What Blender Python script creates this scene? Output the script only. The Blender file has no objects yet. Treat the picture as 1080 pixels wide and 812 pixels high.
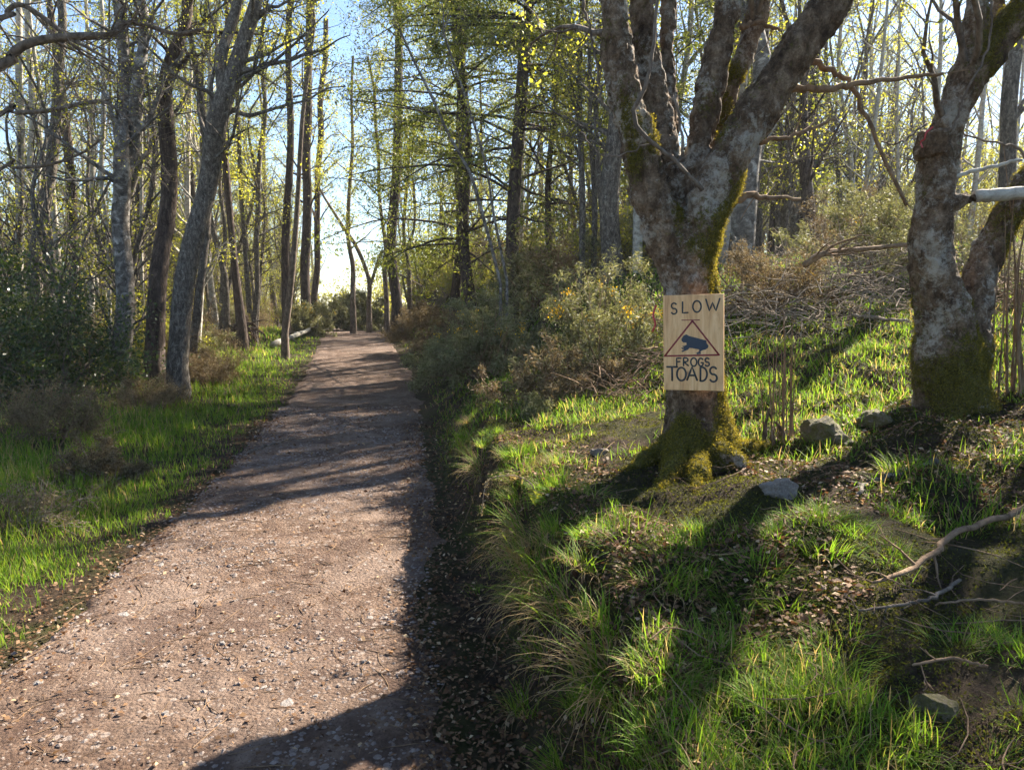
import bpy, math, random
import numpy as np
from mathutils import Vector, noise as mnoise

R = math.radians
SC = bpy.context.scene
COL = SC.collection

# ------------------------------------------------------------------ camera, sky, sun, exposure
CAM_H, PITCH, FPX = 1.6, R(5.9), 780.0
cam = bpy.data.objects.new('camera', bpy.data.cameras.new('camera'))
COL.objects.link(cam)
cam.location = (0, 0, CAM_H)
cam.rotation_euler = (R(90) - PITCH, 0, 0)
cam.data.sensor_width = 36.0
cam.data.lens = 26.0
cam.data.clip_start = 0.05
cam.data.clip_end = 3000
SC.camera = cam

SUN_AZ, SUN_EL = R(44), R(37)
S = Vector((math.sin(SUN_AZ) * math.cos(SUN_EL), math.cos(SUN_AZ) * math.cos(SUN_EL), math.sin(SUN_EL)))
world = bpy.data.worlds.new('World')
SC.world = world
world.use_nodes = True
wn = world.node_tree
sky = wn.nodes.new('ShaderNodeTexSky')
sky.sky_type = 'NISHITA'
sky.sun_disc = False
sky.sun_elevation = SUN_EL
sky.sun_rotation = SUN_AZ
sky.dust_density = 0.3
sky.ozone_density = 3.0
bg = wn.nodes['Background']
bg.inputs['Strength'].default_value = 0.058
wn.links.new(sky.outputs[0], bg.inputs['Color'])
sl = bpy.data.lights.new('sun', 'SUN')
sl.energy = 5.0
sl.angle = R(0.55)
sl.color = (1.0, 0.91, 0.77)
so = bpy.data.objects.new('sun', sl)
COL.objects.link(so)
so.location = (20, 15, 30)
so.rotation_euler = (-S).to_track_quat('-Z', 'Y').to_euler()

SC.view_settings.view_transform = 'Standard'
SC.view_settings.look = 'None'
SC.view_settings.gamma = 1.0
SC.view_settings.exposure = 2.25
SC.view_settings.use_curve_mapping = False
SC.render.engine = 'CYCLES'
cy = SC.cycles
cy.use_denoising = True
cy.use_adaptive_sampling = True
cy.adaptive_threshold = 0.02
cy.max_bounces = 6
cy.diffuse_bounces = 3
cy.glossy_bounces = 2
cy.transmission_bounces = 4
cy.transparent_max_bounces = 6
cy.sample_clamp_indirect = 6.0

# ------------------------------------------------------------------ numpy helpers
rs = np.random.RandomState(7)
_T = rs.rand(256, 256)

def vn(x, y, s=1.0, seed=0):
    x = np.asarray(x, float) * s + seed * 17.31
    y = np.asarray(y, float) * s + seed * 9.77
    xi = np.floor(x).astype(int); yi = np.floor(y).astype(int)
    fx = x - xi; fy = y - yi
    fx = fx * fx * (3 - 2 * fx); fy = fy * fy * (3 - 2 * fy)
    a = _T[xi & 255, yi & 255]; b = _T[(xi + 1) & 255, yi & 255]
    c = _T[xi & 255, (yi + 1) & 255]; d = _T[(xi + 1) & 255, (yi + 1) & 255]
    return (a * (1 - fx) + b * fx) * (1 - fy) + (c * (1 - fx) + d * fx) * fy

def fb(x, y, s=1.0, seed=0):
    return (vn(x, y, s, seed) + .5 * vn(x, y, s * 2.1, seed + 1) + .25 * vn(x, y, s * 4.3, seed + 2)) / 1.75

def sm(a, b, x):
    t = np.clip((np.asarray(x, float) - a) / (b - a), 0, 1)
    return t * t * (3 - 2 * t)

# ------------------------------------------------------------------ terrain
_yk = [-8, 2.4, 3.4, 5.0, 7.0, 11, 16.6, 25, 40, 80, 200]
_xl = [-2.1, -2.27, -2.38, -2.58, -2.9, -3.65, -4.75, -6.5, -9.8, -20, -55]
_xr = [0.3, .02, -.10, -.40, -.77, -1.3, -2.15, -4.1, -7.3, -17.4, -52]

def xL(y): return np.interp(y, _yk, _xl)
def xR(y): return np.interp(y, _yk, _xr)

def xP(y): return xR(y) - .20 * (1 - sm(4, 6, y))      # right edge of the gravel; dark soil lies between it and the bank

def base_h(x, y):
    x = np.asarray(x, float); y = np.asarray(y, float)
    zp = .62 * sm(12.5, 28, y) - .9 * sm(31, 60, y)
    s = x - xR(y)
    sp = np.maximum(s, 0)
    wid = .36 + .12 * np.clip(y - 5, 0, 10)
    hb = .68 * sm(0.02, 1, sp / wid) + .10 * sm(.6, 2.2, sp)
    hb = hb + 1.5 * (1 - np.exp(-.085 * np.maximum(sp - 1.9, 0)))
    hb = hb + np.minimum(.175 * np.clip(y - 4.9, 0, 9), 1.15) * sm(1.0, 3.2, sp)
    q = np.maximum(xL(y) - x, 0)
    hl = .20 * sm(.1, 2.6, q) + .35 * sm(2.5, 9, q)
    return zp + hb + hl

def hgt(x, y):
    x = np.asarray(x, float); y = np.asarray(y, float)
    s = x - xR(y); q = xL(y) - x
    off = np.clip(np.maximum(s, q) / .5, 0, 1)
    b = (fb(x, y, 1.7, 3) - .5) * .22 + (fb(x, y, 5.0, 5) - .5) * .09
    bl = (fb(x, y, 1.3, 8) - .5) * .10 + (fb(x, y, 4.0, 9) - .5) * .04
    bump = np.where(s > q, b, bl) * off
    pb = (fb(x, y, 1.1, 12) - .5) * .045 * (1 - off)
    return base_h(x, y) + bump + pb

def ray(u, v):
    a = (u - 540) / FPX; b = -(v - 406) / FPX
    return np.array([a, math.cos(PITCH) + b * math.sin(PITCH), -math.sin(PITCH) + b * math.cos(PITCH)])

def px(u, v, Y):
    d = ray(u, v)
    return np.array([0, 0, CAM_H]) + d * (Y / d[1])

def gp(u, v, far=70):
    d = ray(u, v); t = 1.0
    for i in range(3000):
        p = np.array([0, 0, CAM_H]) + d * t
        if p[2] <= float(hgt(p[0], p[1])): return p
        t += .01 + t * .003
        if p[1] > far: break
    p = np.array([0, 0, CAM_H]) + d * (far / d[1])
    return np.array([p[0], p[1], float(hgt(p[0], p[1]))])

def gz(x, y): return float(hgt(x, y))

# ------------------------------------------------------------------ mesh builder
class MB:
    def __init__(s): s.v = []; s.q = []; s.t = []; s.a = []; s.n = 0
    def add(s, v, q=None, t=None, a=None):
        v = np.asarray(v, float).reshape(-1, 3)
        s.v.append(v)
        s.a.append(np.full(len(v), .5) if a is None else np.asarray(a, float))
        if q is not None and len(q): s.q.append(np.asarray(q, int) + s.n)
        if t is not None and len(t): s.t.append(np.asarray(t, int) + s.n)
        s.n += len(v)
    def tube(s, P, rad, sides=6, cap=False, a=None):
        P = np.asarray(P, float); n = len(P)
        rad = np.broadcast_to(np.asarray(rad, float), (n,))
        T = np.gradient(P, axis=0)
        T /= np.linalg.norm(T, axis=1)[:, None] + 1e-9
        m = T.mean(0); ref = np.zeros(3); ref[int(np.argmin(np.abs(m)))] = 1
        U = np.cross(T, ref); U /= np.linalg.norm(U, axis=1)[:, None] + 1e-9
        V = np.cross(T, U)
        an = np.arange(sides) * (2 * math.pi / sides)
        ring = P[:, None, :] + rad[:, None, None] * (np.cos(an)[None, :, None] * U[:, None, :] + np.sin(an)[None, :, None] * V[:, None, :])
        v = ring.reshape(-1, 3)
        i = np.arange(n - 1)[:, None] * sides; j = np.arange(sides)[None, :]; k = (j + 1) % sides
        q = np.stack([i + j, i + sides + j, i + sides + k, i + k], -1).reshape(-1, 4)
        t = None
        if cap:
            v = np.vstack([v, P[:1], P[-1:]])
            c0, c1 = n * sides, n * sides + 1
            j = np.arange(sides); k = (j + 1) % sides
            t = np.vstack([np.stack([np.full(sides, c0), j, k], -1), np.stack([np.full(sides, c1), (n - 1) * sides + k, (n - 1) * sides + j], -1)])
        s.add(v, q, t, None if a is None else np.full(len(v), a))
    def build(s, name, mat, parent=None, smooth=True, attr=None):
        me = bpy.data.meshes.new(name)
        v = np.vstack(s.v) if s.v else np.zeros((0, 3))
        q = np.vstack(s.q) if s.q else np.zeros((0, 4), int)
        t = np.vstack(s.t) if s.t else np.zeros((0, 3), int)
        me.vertices.add(len(v)); me.vertices.foreach_set('co', v.astype(np.float32).ravel())
        nl = q.size + t.size
        me.loops.add(nl)
        me.loops.foreach_set('vertex_index', np.concatenate([q.ravel(), t.ravel()]).astype(np.int32))
        npol = len(q) + len(t)
        me.polygons.add(npol)
        st = np.concatenate([np.arange(len(q)) * 4, q.size + np.arange(len(t)) * 3]).astype(np.int32)
        me.polygons.foreach_set('loop_start', st)
        me.polygons.foreach_set('use_smooth', np.full(npol, smooth))
        if attr:
            at = me.attributes.new(attr, 'FLOAT', 'POINT')
            at.data.foreach_set('value', np.concatenate(s.a).astype(np.float32))
        me.update(calc_edges=True)
        me.materials.append(mat)
        return link(name, me, parent)

def link(name, me, parent=None):
    o = bpy.data.objects.new(name, me); COL.objects.link(o)
    if parent is not None: o.parent = parent
    return o

def tag(o, label=None, cat=None, group=None, kind=None):
    if label: o['label'] = label
    if cat: o['category'] = cat
    if group: o['group'] = group
    if kind: o['kind'] = kind
    return o

def empty(name, label, cat, loc=(0, 0, 0), group=None):
    o = bpy.data.objects.new(name, None); COL.objects.link(o)
    o.location = loc
    o.empty_display_size = .1
    return tag(o, label, cat, group)

def dup(root, loc, rz=0, sc=1.0, label=None, group=None, tilt=(0, 0)):
    r = root.copy(); COL.objects.link(r)
    r.location = loc; r.rotation_euler = (tilt[0], tilt[1], rz); r.scale = (sc, sc, sc)
    if label: r['label'] = label
    if group: r['group'] = group
    for ch in list(root.children):
        c = ch.copy(); COL.objects.link(c); c.parent = r
    return r

# ------------------------------------------------------------------ materials
def newmat(name):
    m = bpy.data.materials.new(name); m.use_nodes = True
    nt = m.node_tree; b = nt.nodes['Principled BSDF']
    return m, nt, b

def nd(nt, typ, **kw):
    n = nt.nodes.new(typ)
    for k, v in kw.items():
        if k in n.inputs.keys(): n.inputs[k].default_value = v
        else: setattr(n, k, v)
    return n

def ramp(nt, fac, stops):
    r = nt.nodes.new('ShaderNodeValToRGB')
    e = r.color_ramp.elements
    while len(e) < len(stops): e.new(.5)
    for i, (p, c) in enumerate(stops):
        e[i].position = p; e[i].color = (*c, 1) if len(c) == 3 else c
    nt.links.new(fac, r.inputs[0])
    return r.outputs[0]

def mapped(nt, scale=(1, 1, 1), coord='Object'):
    tc = nt.nodes.new('ShaderNodeTexCoord'); mp = nt.nodes.new('ShaderNodeMapping')
    mp.inputs['Scale'].default_value = scale
    nt.links.new(tc.outputs[coord], mp.inputs[0])
    return mp.outputs[0]

def noi(nt, vec, scale, detail=5, rough=.6, dist=0.0):
    n = nt.nodes.new('ShaderNodeTexNoise')
    n.inputs['Scale'].default_value = scale; n.inputs['Detail'].default_value = detail
    n.inputs['Roughness'].default_value = rough; n.inputs['Distortion'].default_value = dist
    nt.links.new(vec, n.inputs['Vector'])
    return n.outputs['Fac']

def vor(nt, vec, scale, feature='F1', out='Distance'):
    n = nt.nodes.new('ShaderNodeTexVoronoi'); n.feature = feature
    n.inputs['Scale'].default_value = scale
    nt.links.new(vec, n.inputs['Vector'])
    return n.outputs[out]

def mix(nt, fac, a, b, mode='MIX'):
    m = nt.nodes.new('ShaderNodeMix'); m.data_type = 'RGBA'; m.blend_type = mode
    if isinstance(fac, (int, float)): m.inputs[0].default_value = fac
    else: nt.links.new(fac, m.inputs[0])
    for sock, i in ((a, 6), (b, 7)):
        if isinstance(sock, tuple): m.inputs[i].default_value = (*sock, 1)
        else: nt.links.new(sock, m.inputs[i])
    return m.outputs[2]

def bump(nt, b, h, strength=.5, dist=.02):
    n = nt.nodes.new('ShaderNodeBump')
    n.inputs['Strength'].default_value = strength; n.inputs['Distance'].default_value = dist
    nt.links.new(h, n.inputs['Height']); nt.links.new(n.outputs[0], b.inputs['Normal'])

def attr_fac(nt, name):
    a = nt.nodes.new('ShaderNodeAttribute'); a.attribute_name = name
    return a.outputs['Fac']

def math_(nt, op, a, b=None, clamp=False):
    m = nt.nodes.new('ShaderNodeMath'); m.operation = op; m.use_clamp = clamp
    for s, i in ((a, 0), (b, 1)):
        if s is None: continue
        if isinstance(s, (int, float)): m.inputs[i].default_value = s
        else: nt.links.new(s, m.inputs[i])
    return m.outputs[0]

def leaf_mat(name, stops, trans, rough=.5, spec=.3, tfac=.5, tmul=(1, 1, 1)):
    """thin leaf or blade: diffuse + translucent, coloured by the per-leaf tint"""
    m, nt, b = newmat(name)
    c = ramp(nt, attr_fac(nt, 'tint'), stops)
    nt.links.new(c, b.inputs['Base Color'])
    b.inputs['Roughness'].default_value = rough
    b.inputs['Specular IOR Level'].default_value = spec
    t = nt.nodes.new('ShaderNodeBsdfTranslucent')
    tc = mix(nt, 1.0, c, trans, 'MULTIPLY')
    nt.links.new(tc, t.inputs['Color'])
    ms = nt.nodes.new('ShaderNodeMixShader'); ms.inputs[0].default_value = tfac
    nt.links.new(b.outputs[0], ms.inputs[1]); nt.links.new(t.outputs[0], ms.inputs[2])
    nt.links.new(ms.outputs[0], nt.nodes['Material Output'].inputs['Surface'])
    return m

def bark_mat(name, cols, zs=.25, scale=14, pale=None, pale_at=.62, bstr=.8, moss=False, crack=True, mosscol=(.075, .085, .012)):
    m, nt, b = newmat(name)
    v = mapped(nt, (1, 1, zs)); v1 = mapped(nt, (1, 1, 1))
    n1 = noi(nt, v, scale, 8, .7, .4)
    c = ramp(nt, n1, [(.34, cols[0]), (.5, cols[1]), (.67, cols[2])])
    h = n1
    if moss:
        pl = vor(nt, mapped(nt, (1, 1, .55)), 30); fn = noi(nt, v1, 70, 6, .8)
        c = mix(nt, .75, c, ramp(nt, fn, [(.35, (.35, .33, .30)), (.65, (1.45, 1.4, 1.35))]), 'MULTIPLY')
        dk = ramp(nt, noi(nt, mapped(nt, (1, 1, .6)), 5.5, 7, .75, .6), [(.40, (.25, .22, .20)), (.52, (1, 1, 1))])
        c = mix(nt, .6, c, dk, 'MULTIPLY')
        h = math_(nt, 'ADD', n1, math_(nt, 'ADD', math_(nt, 'MULTIPLY', pl, .5), math_(nt, 'MULTIPLY', fn, .7)))
    if pale:
        n2 = noi(nt, v1, scale * .55, 6, .65, .8)
        if moss:
            n2 = math_(nt, 'ADD', math_(nt, 'MULTIPLY', noi(nt, v1, 3.2, 3, .5), .45), math_(nt, 'MULTIPLY', noi(nt, v1, 24, 9, .8, .3), .55))
        f = ramp(nt, n2, [(pale_at - (.03 if moss else .05), (0, 0, 0)), (pale_at + .05, (1, 1, 1))])
        c = mix(nt, math_(nt, 'MULTIPLY', f, .85), c, pale)
    if crack:
        w = vor(nt, v, scale * 1.3, 'DISTANCE_TO_EDGE')
        f = ramp(nt, w, [(0, (1, 1, 1)), (.09, (0, 0, 0))])
        c = mix(nt, math_(nt, 'MULTIPLY', f, .55), c, tuple(x * .35 for x in cols[0]))
        h = math_(nt, 'ADD', n1, math_(nt, 'MULTIPLY', w, .8))
    if moss:
        mn = noi(nt, v1, 38, 4, .7)
        mf = math_(nt, 'ADD', attr_fac(nt, 'moss'), math_(nt, 'MULTIPLY', math_(nt, 'SUBTRACT', mn, .5), 2.2))
        mr = ramp(nt, mf, [(.40, (0, 0, 0)), (.66, (.92, .92, .92))])
        mc = ramp(nt, noi(nt, v1, 90, 3, .7), [(.32, (.035, .026, .012)), (.5, mosscol), (.68, tuple(x * 1.9 for x in mosscol))])
        c = mix(nt, mr, c, mc)
        h = math_(nt, 'ADD', h, math_(nt, 'MULTIPLY', mn, .7))
    nt.links.new(c, b.inputs['Base Color'])
    b.inputs['Roughness'].default_value = .9
    b.inputs['Specular IOR Level'].default_value = .15
    bump(nt, b, h, bstr, .03 if moss else .02)
    return m

M = {}
M['grey_bark'] = bark_mat('grey_bark', [(.045, .037, .03), (.12, .10, .082), (.26, .225, .18)], .4, 24, (.30, .28, .24), .62)
M['birch_bark'] = bark_mat('birch_bark', [(.04, .033, .028), (.115, .10, .085), (.28, .255, .225)], 1.2, 9, (.42, .39, .35), .60, crack=False)
M['pale_bark'] = bark_mat('pale_bark', [(.15, .13, .11), (.36, .33, .28), (.5, .47, .41)], 1.5, 9, None, crack=False)
M['conifer_bark'] = bark_mat('conifer_bark', [(.03, .022, .018), (.075, .055, .044), (.14, .105, .085)], .3, 16, (.15, .14, .11), .68)
M['twig_bark'] = bark_mat('twig_bark', [(.06, .045, .035), (.14, .11, .085), (.25, .2, .16)], .5, 18, None, crack=False)
M['dead_twig'] = bark_mat('dead_twig', [(.11, .08, .055), (.25, .195, .14), (.42, .345, .26)], .5, 14, None, crack=False)
M['brown_twig'] = bark_mat('brown_twig', [(.09, .055, .03), (.20, .13, .08), (.30, .20, .12)], .5, 14, None, crack=False)
M['mossy_bark'] = bark_mat('mossy_bark', [(.07, .045, .028), (.20, .138, .09), (.38, .29, .205)], .7, 13, (.52, .47, .39), .54, 1.0, crack=False, moss=True, mosscol=(.11, .10, .018))
M['root_wood'] = bark_mat('root_wood', [(.04, .027, .02), (.11, .075, .055), (.2, .15, .11)], .5, 14, None, crack=False)

M['spring_leaf'] = leaf_mat('spring_leaf', [(0, (.18, .20, .03)), (.6, (.33, .33, .05)), (1, (.48, .40, .10))], (1.5, 1.45, .8), tfac=.55)
M['larch_needle'] = leaf_mat('larch_needle', [(0, (.09, .12, .025)), (.6, (.19, .21, .035)), (1, (.30, .27, .07))], (1.4, 1.4, .8), tfac=.5)
M['holly_leaf'] = leaf_mat('holly_leaf', [(0, (.02, .04, .014)), (.6, (.05, .08, .02)), (1, (.17, .18, .03))], (1.3, 1.3, .5), .35, .5, .4)
M['gorse_spine'] = leaf_mat('gorse_spine', [(0, (.08, .08, .035)), (.55, (.19, .19, .085)), (1, (.34, .30, .18))], (1.1, 1.1, .7), .6, .2, .35)
M['gorse_flower'] = leaf_mat('gorse_flower', [(0, (.75, .42, .01)), (1, (.85, .6, .03))], (1.1, 1, .6), .6, .2, .4)
M['brown_spray'] = leaf_mat('brown_spray', [(0, (.08, .058, .032)), (.5, (.17, .13, .07)), (1, (.31, .25, .14))], (1, .9, .7), .7, .15, .3)
M['grass'] = leaf_mat('grass_blade', [(0, (.05, .11, .012)), (.35, (.13, .23, .022)), (.62, (.25, .29, .045)), (.72, (.27, .19, .085)), (1, (.42, .31, .18))], (1.6, 1.55, .9), .6, .14, .52)
M['dead_leaf'] = leaf_mat('dead_leaf', [(0, (.05, .025, .014)), (.5, (.15, .08, .04)), (.85, (.28, .165, .085)), (1, (.44, .33, .2))], (1, .8, .6), .7, .2, .25)
M['soil_moss'] = leaf_mat('soil_moss', [(0, (.035, .028, .012)), (.5, (.08, .085, .02)), (1, (.17, .165, .035))], (1.4, 1.4, .6), .8, .1, .4)
M['moss_fuzz'] = leaf_mat('moss_fuzz', [(0, (.06, .05, .014)), (.5, (.15, .14, .028)), (1, (.31, .26, .06))], (1.6, 1.4, .6), .8, .1, .5)

def ground_mat():
    m, nt, b = newmat('ground_soil')
    v = mapped(nt)
    n1 = noi(nt, v, 1.4, 6, .65, .3); n2 = noi(nt, v, 9, 8, .75); n3 = noi(nt, v, 60, 5, .8)
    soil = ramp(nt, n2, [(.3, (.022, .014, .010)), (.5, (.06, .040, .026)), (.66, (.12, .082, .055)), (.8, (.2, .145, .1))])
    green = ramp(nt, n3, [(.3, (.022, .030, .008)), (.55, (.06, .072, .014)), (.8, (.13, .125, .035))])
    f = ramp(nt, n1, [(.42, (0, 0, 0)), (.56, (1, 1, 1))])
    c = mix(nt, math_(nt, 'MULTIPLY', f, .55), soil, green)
    nt.links.new(c, b.inputs['Base Color'])
    b.inputs['Roughness'].default_value = .95; b.inputs['Specular IOR Level'].default_value = .1
    bump(nt, b, math_(nt, 'ADD', n2, n3), 1.0, .06)
    return m
M['ground'] = ground_mat()

def path_mat():
    m, nt, b = newmat('path_gravel')
    v = mapped(nt)
    n1 = noi(nt, v, .9, 5, .6, .5); n2 = noi(nt, v, 7, 8, .75, .2); n3 = noi(nt, v, 120, 4, .8)
    c = ramp(nt, n2, [(.33, (.055, .032, .022)), (.5, (.135, .084, .057)), (.67, (.25, .175, .13))])
    c = mix(nt, math_(nt, 'MULTIPLY', ramp(nt, n1, [(.45, (0, 0, 0)), (.62, (1, 1, 1))]), .45), c, (.27, .20, .16))
    c = mix(nt, math_(nt, 'MULTIPLY', ramp(nt, noi(nt, v, 1.7, 6, .65, .8), [(.48, (0, 0, 0)), (.6, (1, 1, 1))]), .75), c, (.085, .05, .036))
    for sc, lo, hi, col, amt in ((55, .62, .66, (.36, .29, .24), .45), (23, .66, .69, (.40, .34, .30), .5), (110, .55, .6, (.06, .038, .028), .6)):
        cell = vor(nt, v, sc, 'F1', 'Color'); dist = vor(nt, v, sc)
        sep = nt.nodes.new('ShaderNodeSeparateColor'); nt.links.new(cell, sep.inputs[0])
        pick = math_(nt, 'GREATER_THAN', sep.outputs[0], lo + .2)
        core = math_(nt, 'LESS_THAN', dist, .38)
        c = mix(nt, math_(nt, 'MULTIPLY', math_(nt, 'MULTIPLY', pick, core), amt), c, col)
    c = mix(nt, .25, c, ramp(nt, n3, [(.3, (.5, .5, .5)), (.7, (1.3, 1.3, 1.3))]), 'MULTIPLY')
    nt.links.new(c, b.inputs['Base Color'])
    b.inputs['Roughness'].default_value = .9; b.inputs['Specular IOR Level'].default_value = .2
    d = vor(nt, v, 55)
    h = math_(nt, 'ADD', math_(nt, 'SUBTRACT', n2, math_(nt, 'MULTIPLY', d, .6)), math_(nt, 'MULTIPLY', n3, .6))
    bump(nt, b, h, .9, .025)
    return m
M['path'] = path_mat()

def stone_mat(name, a, c2, mossy=0.0):
    m, nt, b = newmat(name)
    v = mapped(nt)
    n = noi(nt, v, 9, 8, .7, .3); n2 = noi(nt, v, 30, 6, .7)
    c = ramp(nt, n, [(.3, a), (.7, c2)])
    c = mix(nt, .4, c, ramp(nt, n2, [(.35, (.4, .4, .4)), (.65, (1.3, 1.3, 1.3))]), 'MULTIPLY')
    if mossy:
        f = ramp(nt, noi(nt, v, 5, 6, .75), [(1 - mossy - .06, (0, 0, 0)), (1 - mossy + .06, (1, 1, 1))])
        c = mix(nt, f, c, ramp(nt, n2, [(.3, (.055, .045, .012)), (.7, (.16, .135, .03))]))
    nt.links.new(c, b.inputs['Base Color']); b.inputs['Roughness'].default_value = .85
    bump(nt, b, math_(nt, 'ADD', n, math_(nt, 'ADD', n2, noi(nt, v, 80, 5, .75))), .7, .02)
    return m
M['stone'] = stone_mat('pale_stone', (.24, .2, .175), (.5, .45, .41))
M['rock'] = stone_mat('grey_rock', (.16, .13, .105), (.37, .32, .275), .32)
M['mossy_rock'] = stone_mat('mossy_rock', (.10, .075, .05), (.23, .18, .125), .55)
M['gravel'] = stone_mat('gravel_stone', (.13, .095, .08), (.36, .29, .25))

def plain(name, col, rough=.6, nscale=40, amt=.3):
    m, nt, b = newmat(name)
    v = mapped(nt)
    n = noi(nt, v, nscale, 5, .7)
    c = mix(nt, amt, col, ramp(nt, n, [(.3, (.5, .5, .5)), (.7, (1.4, 1.4, 1.4))]), 'MULTIPLY')
    nt.links.new(c, b.inputs['Base Color']); b.inputs['Roughness'].default_value = rough
    return m
M['black_paint'] = plain('black_paint', (.022, .03, .036), .6, 90, .5)
M['navy_paint'] = plain('navy_paint', (.018, .034, .058), .55, 90, .3)
M['red_paint'] = plain('red_paint', (.22, .022, .03), .6, 120, .6)
M['ribbon'] = plain('red_tape', (.42, .03, .04), .4, 30, .2)
M['string'] = plain('pink_string', (.45, .16, .15), .7, 30, .2)

def ply_mat():
    m, nt, b = newmat('plywood')
    v = mapped(nt, (9, 1, 1.2))
    n = noi(nt, v, 3.2, 6, .6, 1.2)
    v2 = mapped(nt, (60, 1, 2.5)); n2 = noi(nt, v2, 4, 5, .7)
    c = ramp(nt, n, [(.3, (.50, .26, .11)), (.5, (.72, .43, .20)), (.7, (.82, .55, .29))])
    c = mix(nt, .35, c, ramp(nt, n2, [(.3, (.6, .55, .5)), (.7, (1.15, 1.15, 1.15))]), 'MULTIPLY')
    kn = vor(nt, mapped(nt, (1, 1, .8)), 7.5)
    c = mix(nt, ramp(nt, kn, [(.03, (.75, .75, .75)), (.11, (0, 0, 0))]), c, (.22, .095, .04))
    nt.links.new(c, b.inputs['Base Color']); b.inputs['Roughness'].default_value = .65
    bump(nt, b, n2, .15, .004)
    return m
M['ply'] = ply_mat()

# ------------------------------------------------------------------ ground sheet
def axis(lo, hi, fine_lo, fine_hi, step, g=1.09, cap=60):
    a = list(np.arange(fine_lo, fine_hi, step)); s = step
    x = a[-1]
    while x < hi:
        s = min(s * g, cap); x += s; a.append(x)
    s = step; x = a[0]; pre = []
    while x > lo:
        s = min(s * g, cap); x -= s; pre.append(x)
    return np.array(pre[::-1] + a)

def build_ground():
    xs = axis(-600, 600, -3.6, 4.4, .045); ys = axis(-60, 900, 1.2, 8.5, .045, 1.05)
    X, Y = np.meshgrid(xs, ys)
    Z = hgt(X, Y)
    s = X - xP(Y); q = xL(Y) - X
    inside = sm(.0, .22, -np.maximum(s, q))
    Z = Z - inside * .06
    far = sm(70, 200, np.hypot(X, Y))
    Z = Z * (1 - far) - 1.0 * far
    b = MB(); n, m_ = X.shape
    i = np.arange(n - 1)[:, None] * m_ + np.arange(m_ - 1)[None, :]
    b.add(np.stack([X, Y, Z], -1).reshape(-1, 3), np.stack([i, i + 1, i + m_ + 1, i + m_], -1).reshape(-1, 4))
    o = b.build('ground', M['ground'])
    tag(o, 'brown and mossy woodland ground rising into a bank beside the path', 'ground', kind='structure')

def build_path():
    ys = np.concatenate([np.arange(-6, 1.5, .3), np.arange(1.5, 9, .04), np.arange(9, 20, .1), np.arange(20, 70, .3)])
    tt = np.linspace(-.06, 1.06, 90)
    Y = np.repeat(ys[:, None], len(tt), 1)
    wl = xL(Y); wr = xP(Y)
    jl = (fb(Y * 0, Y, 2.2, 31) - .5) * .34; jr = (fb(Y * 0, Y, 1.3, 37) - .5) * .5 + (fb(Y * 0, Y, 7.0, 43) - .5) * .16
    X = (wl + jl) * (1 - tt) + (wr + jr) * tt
    edge = np.minimum(tt, 1 - tt)[None, :]
    Z = hgt(X, Y) + .004 + (fb(X, Y, 9, 21) - .5) * .02
    Z = Z - .085 * (1 - sm(-.06, .07, edge + (fb(X, Y, 11, 47) - .5) * .07))
    b = MB(); n, m_ = X.shape
    i = np.arange(n - 1)[:, None] * m_ + np.arange(m_ - 1)[None, :]
    b.add(np.stack([X, Y, Z], -1).reshape(-1, 3), np.stack([i, i + 1, i + m_ + 1, i + m_], -1).reshape(-1, 4))
    o = b.build('path', M['path'])
    tag(o, 'reddish brown gravel path running into the wood', 'path', kind='structure')

build_ground(); build_path()

# ------------------------------------------------------------------ blades (grass, spines, moss)
def blades(B, root, az, lean, L, W, curl, tint, levels=3):
    n = len(root)
    ts = np.linspace(0, 1, levels + 1)
    p = np.array(root, float); dirh = np.stack([np.cos(az), np.sin(az), np.zeros(n)], -1)
    side = np.stack([-np.sin(az), np.cos(az), np.zeros(n)], -1)
    V = []; prof = [1, .9, .65, 0] if levels == 3 else list(1 - ts ** 1.5)
    for k in range(levels):
        V.append(p - side * (W * prof[k] * .5)[:, None]); V.append(p + side * (W * prof[k] * .5)[:, None])
        th = lean + curl * (ts[k] + ts[k + 1]) * .5
        p = p + (np.sin(th)[:, None] * dirh + np.cos(th)[:, None] * np.array([0, 0, 1])) * (L / levels)[:, None]
    V.append(p)
    nv = 2 * levels + 1
    v = np.stack(V, 1).reshape(-1, 3)
    o = (np.arange(n) * nv)[:, None]
    q = np.concatenate([np.stack([o[:, 0] + 2 * k, o[:, 0] + 2 * k + 1, o[:, 0] + 2 * k + 3, o[:, 0] + 2 * k + 2], -1) for k in range(levels - 1)])
    k = levels - 1
    t = np.stack([o[:, 0] + 2 * k, o[:, 0] + 2 * k + 1, o[:, 0] + 2 * k + 2], -1)
    B.add(v, q, t, np.repeat(tint, nv))

def quads(B, c, size, asp, tint, rng, flat=None):
    """leaf-shaped diamonds with random orientation"""
    n = len(c)
    a = rng.normal(size=(n, 3)); a /= np.linalg.norm(a, axis=1)[:, None]
    if flat is not None: a[:, 2] *= flat; a /= np.linalg.norm(a, axis=1)[:, None] + 1e-9
    r = rng.normal(size=(n, 3))
    if flat is not None: r[:, 2] *= flat
    b = np.cross(a, r)
    if flat is not None: b = np.cross(np.array([0, 0, 1.0]) + rng.normal(size=(n, 3)) * flat, a)
    b /= np.linalg.norm(b, axis=1)[:, None] + 1e-9
    size = np.broadcast_to(size, (n,))
    u = a * (size * .5)[:, None]; w = b * (size * asp * .5)[:, None]
    up = np.cross(a, b) * (size * .12)[:, None]
    v = np.stack([c - u, c + w + up, c + u, c - w + up], 1).reshape(-1, 3)
    q = np.arange(n * 4).reshape(n, 4)
    B.add(v, q, None, np.repeat(np.broadcast_to(tint, (n,)), 4))

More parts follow.
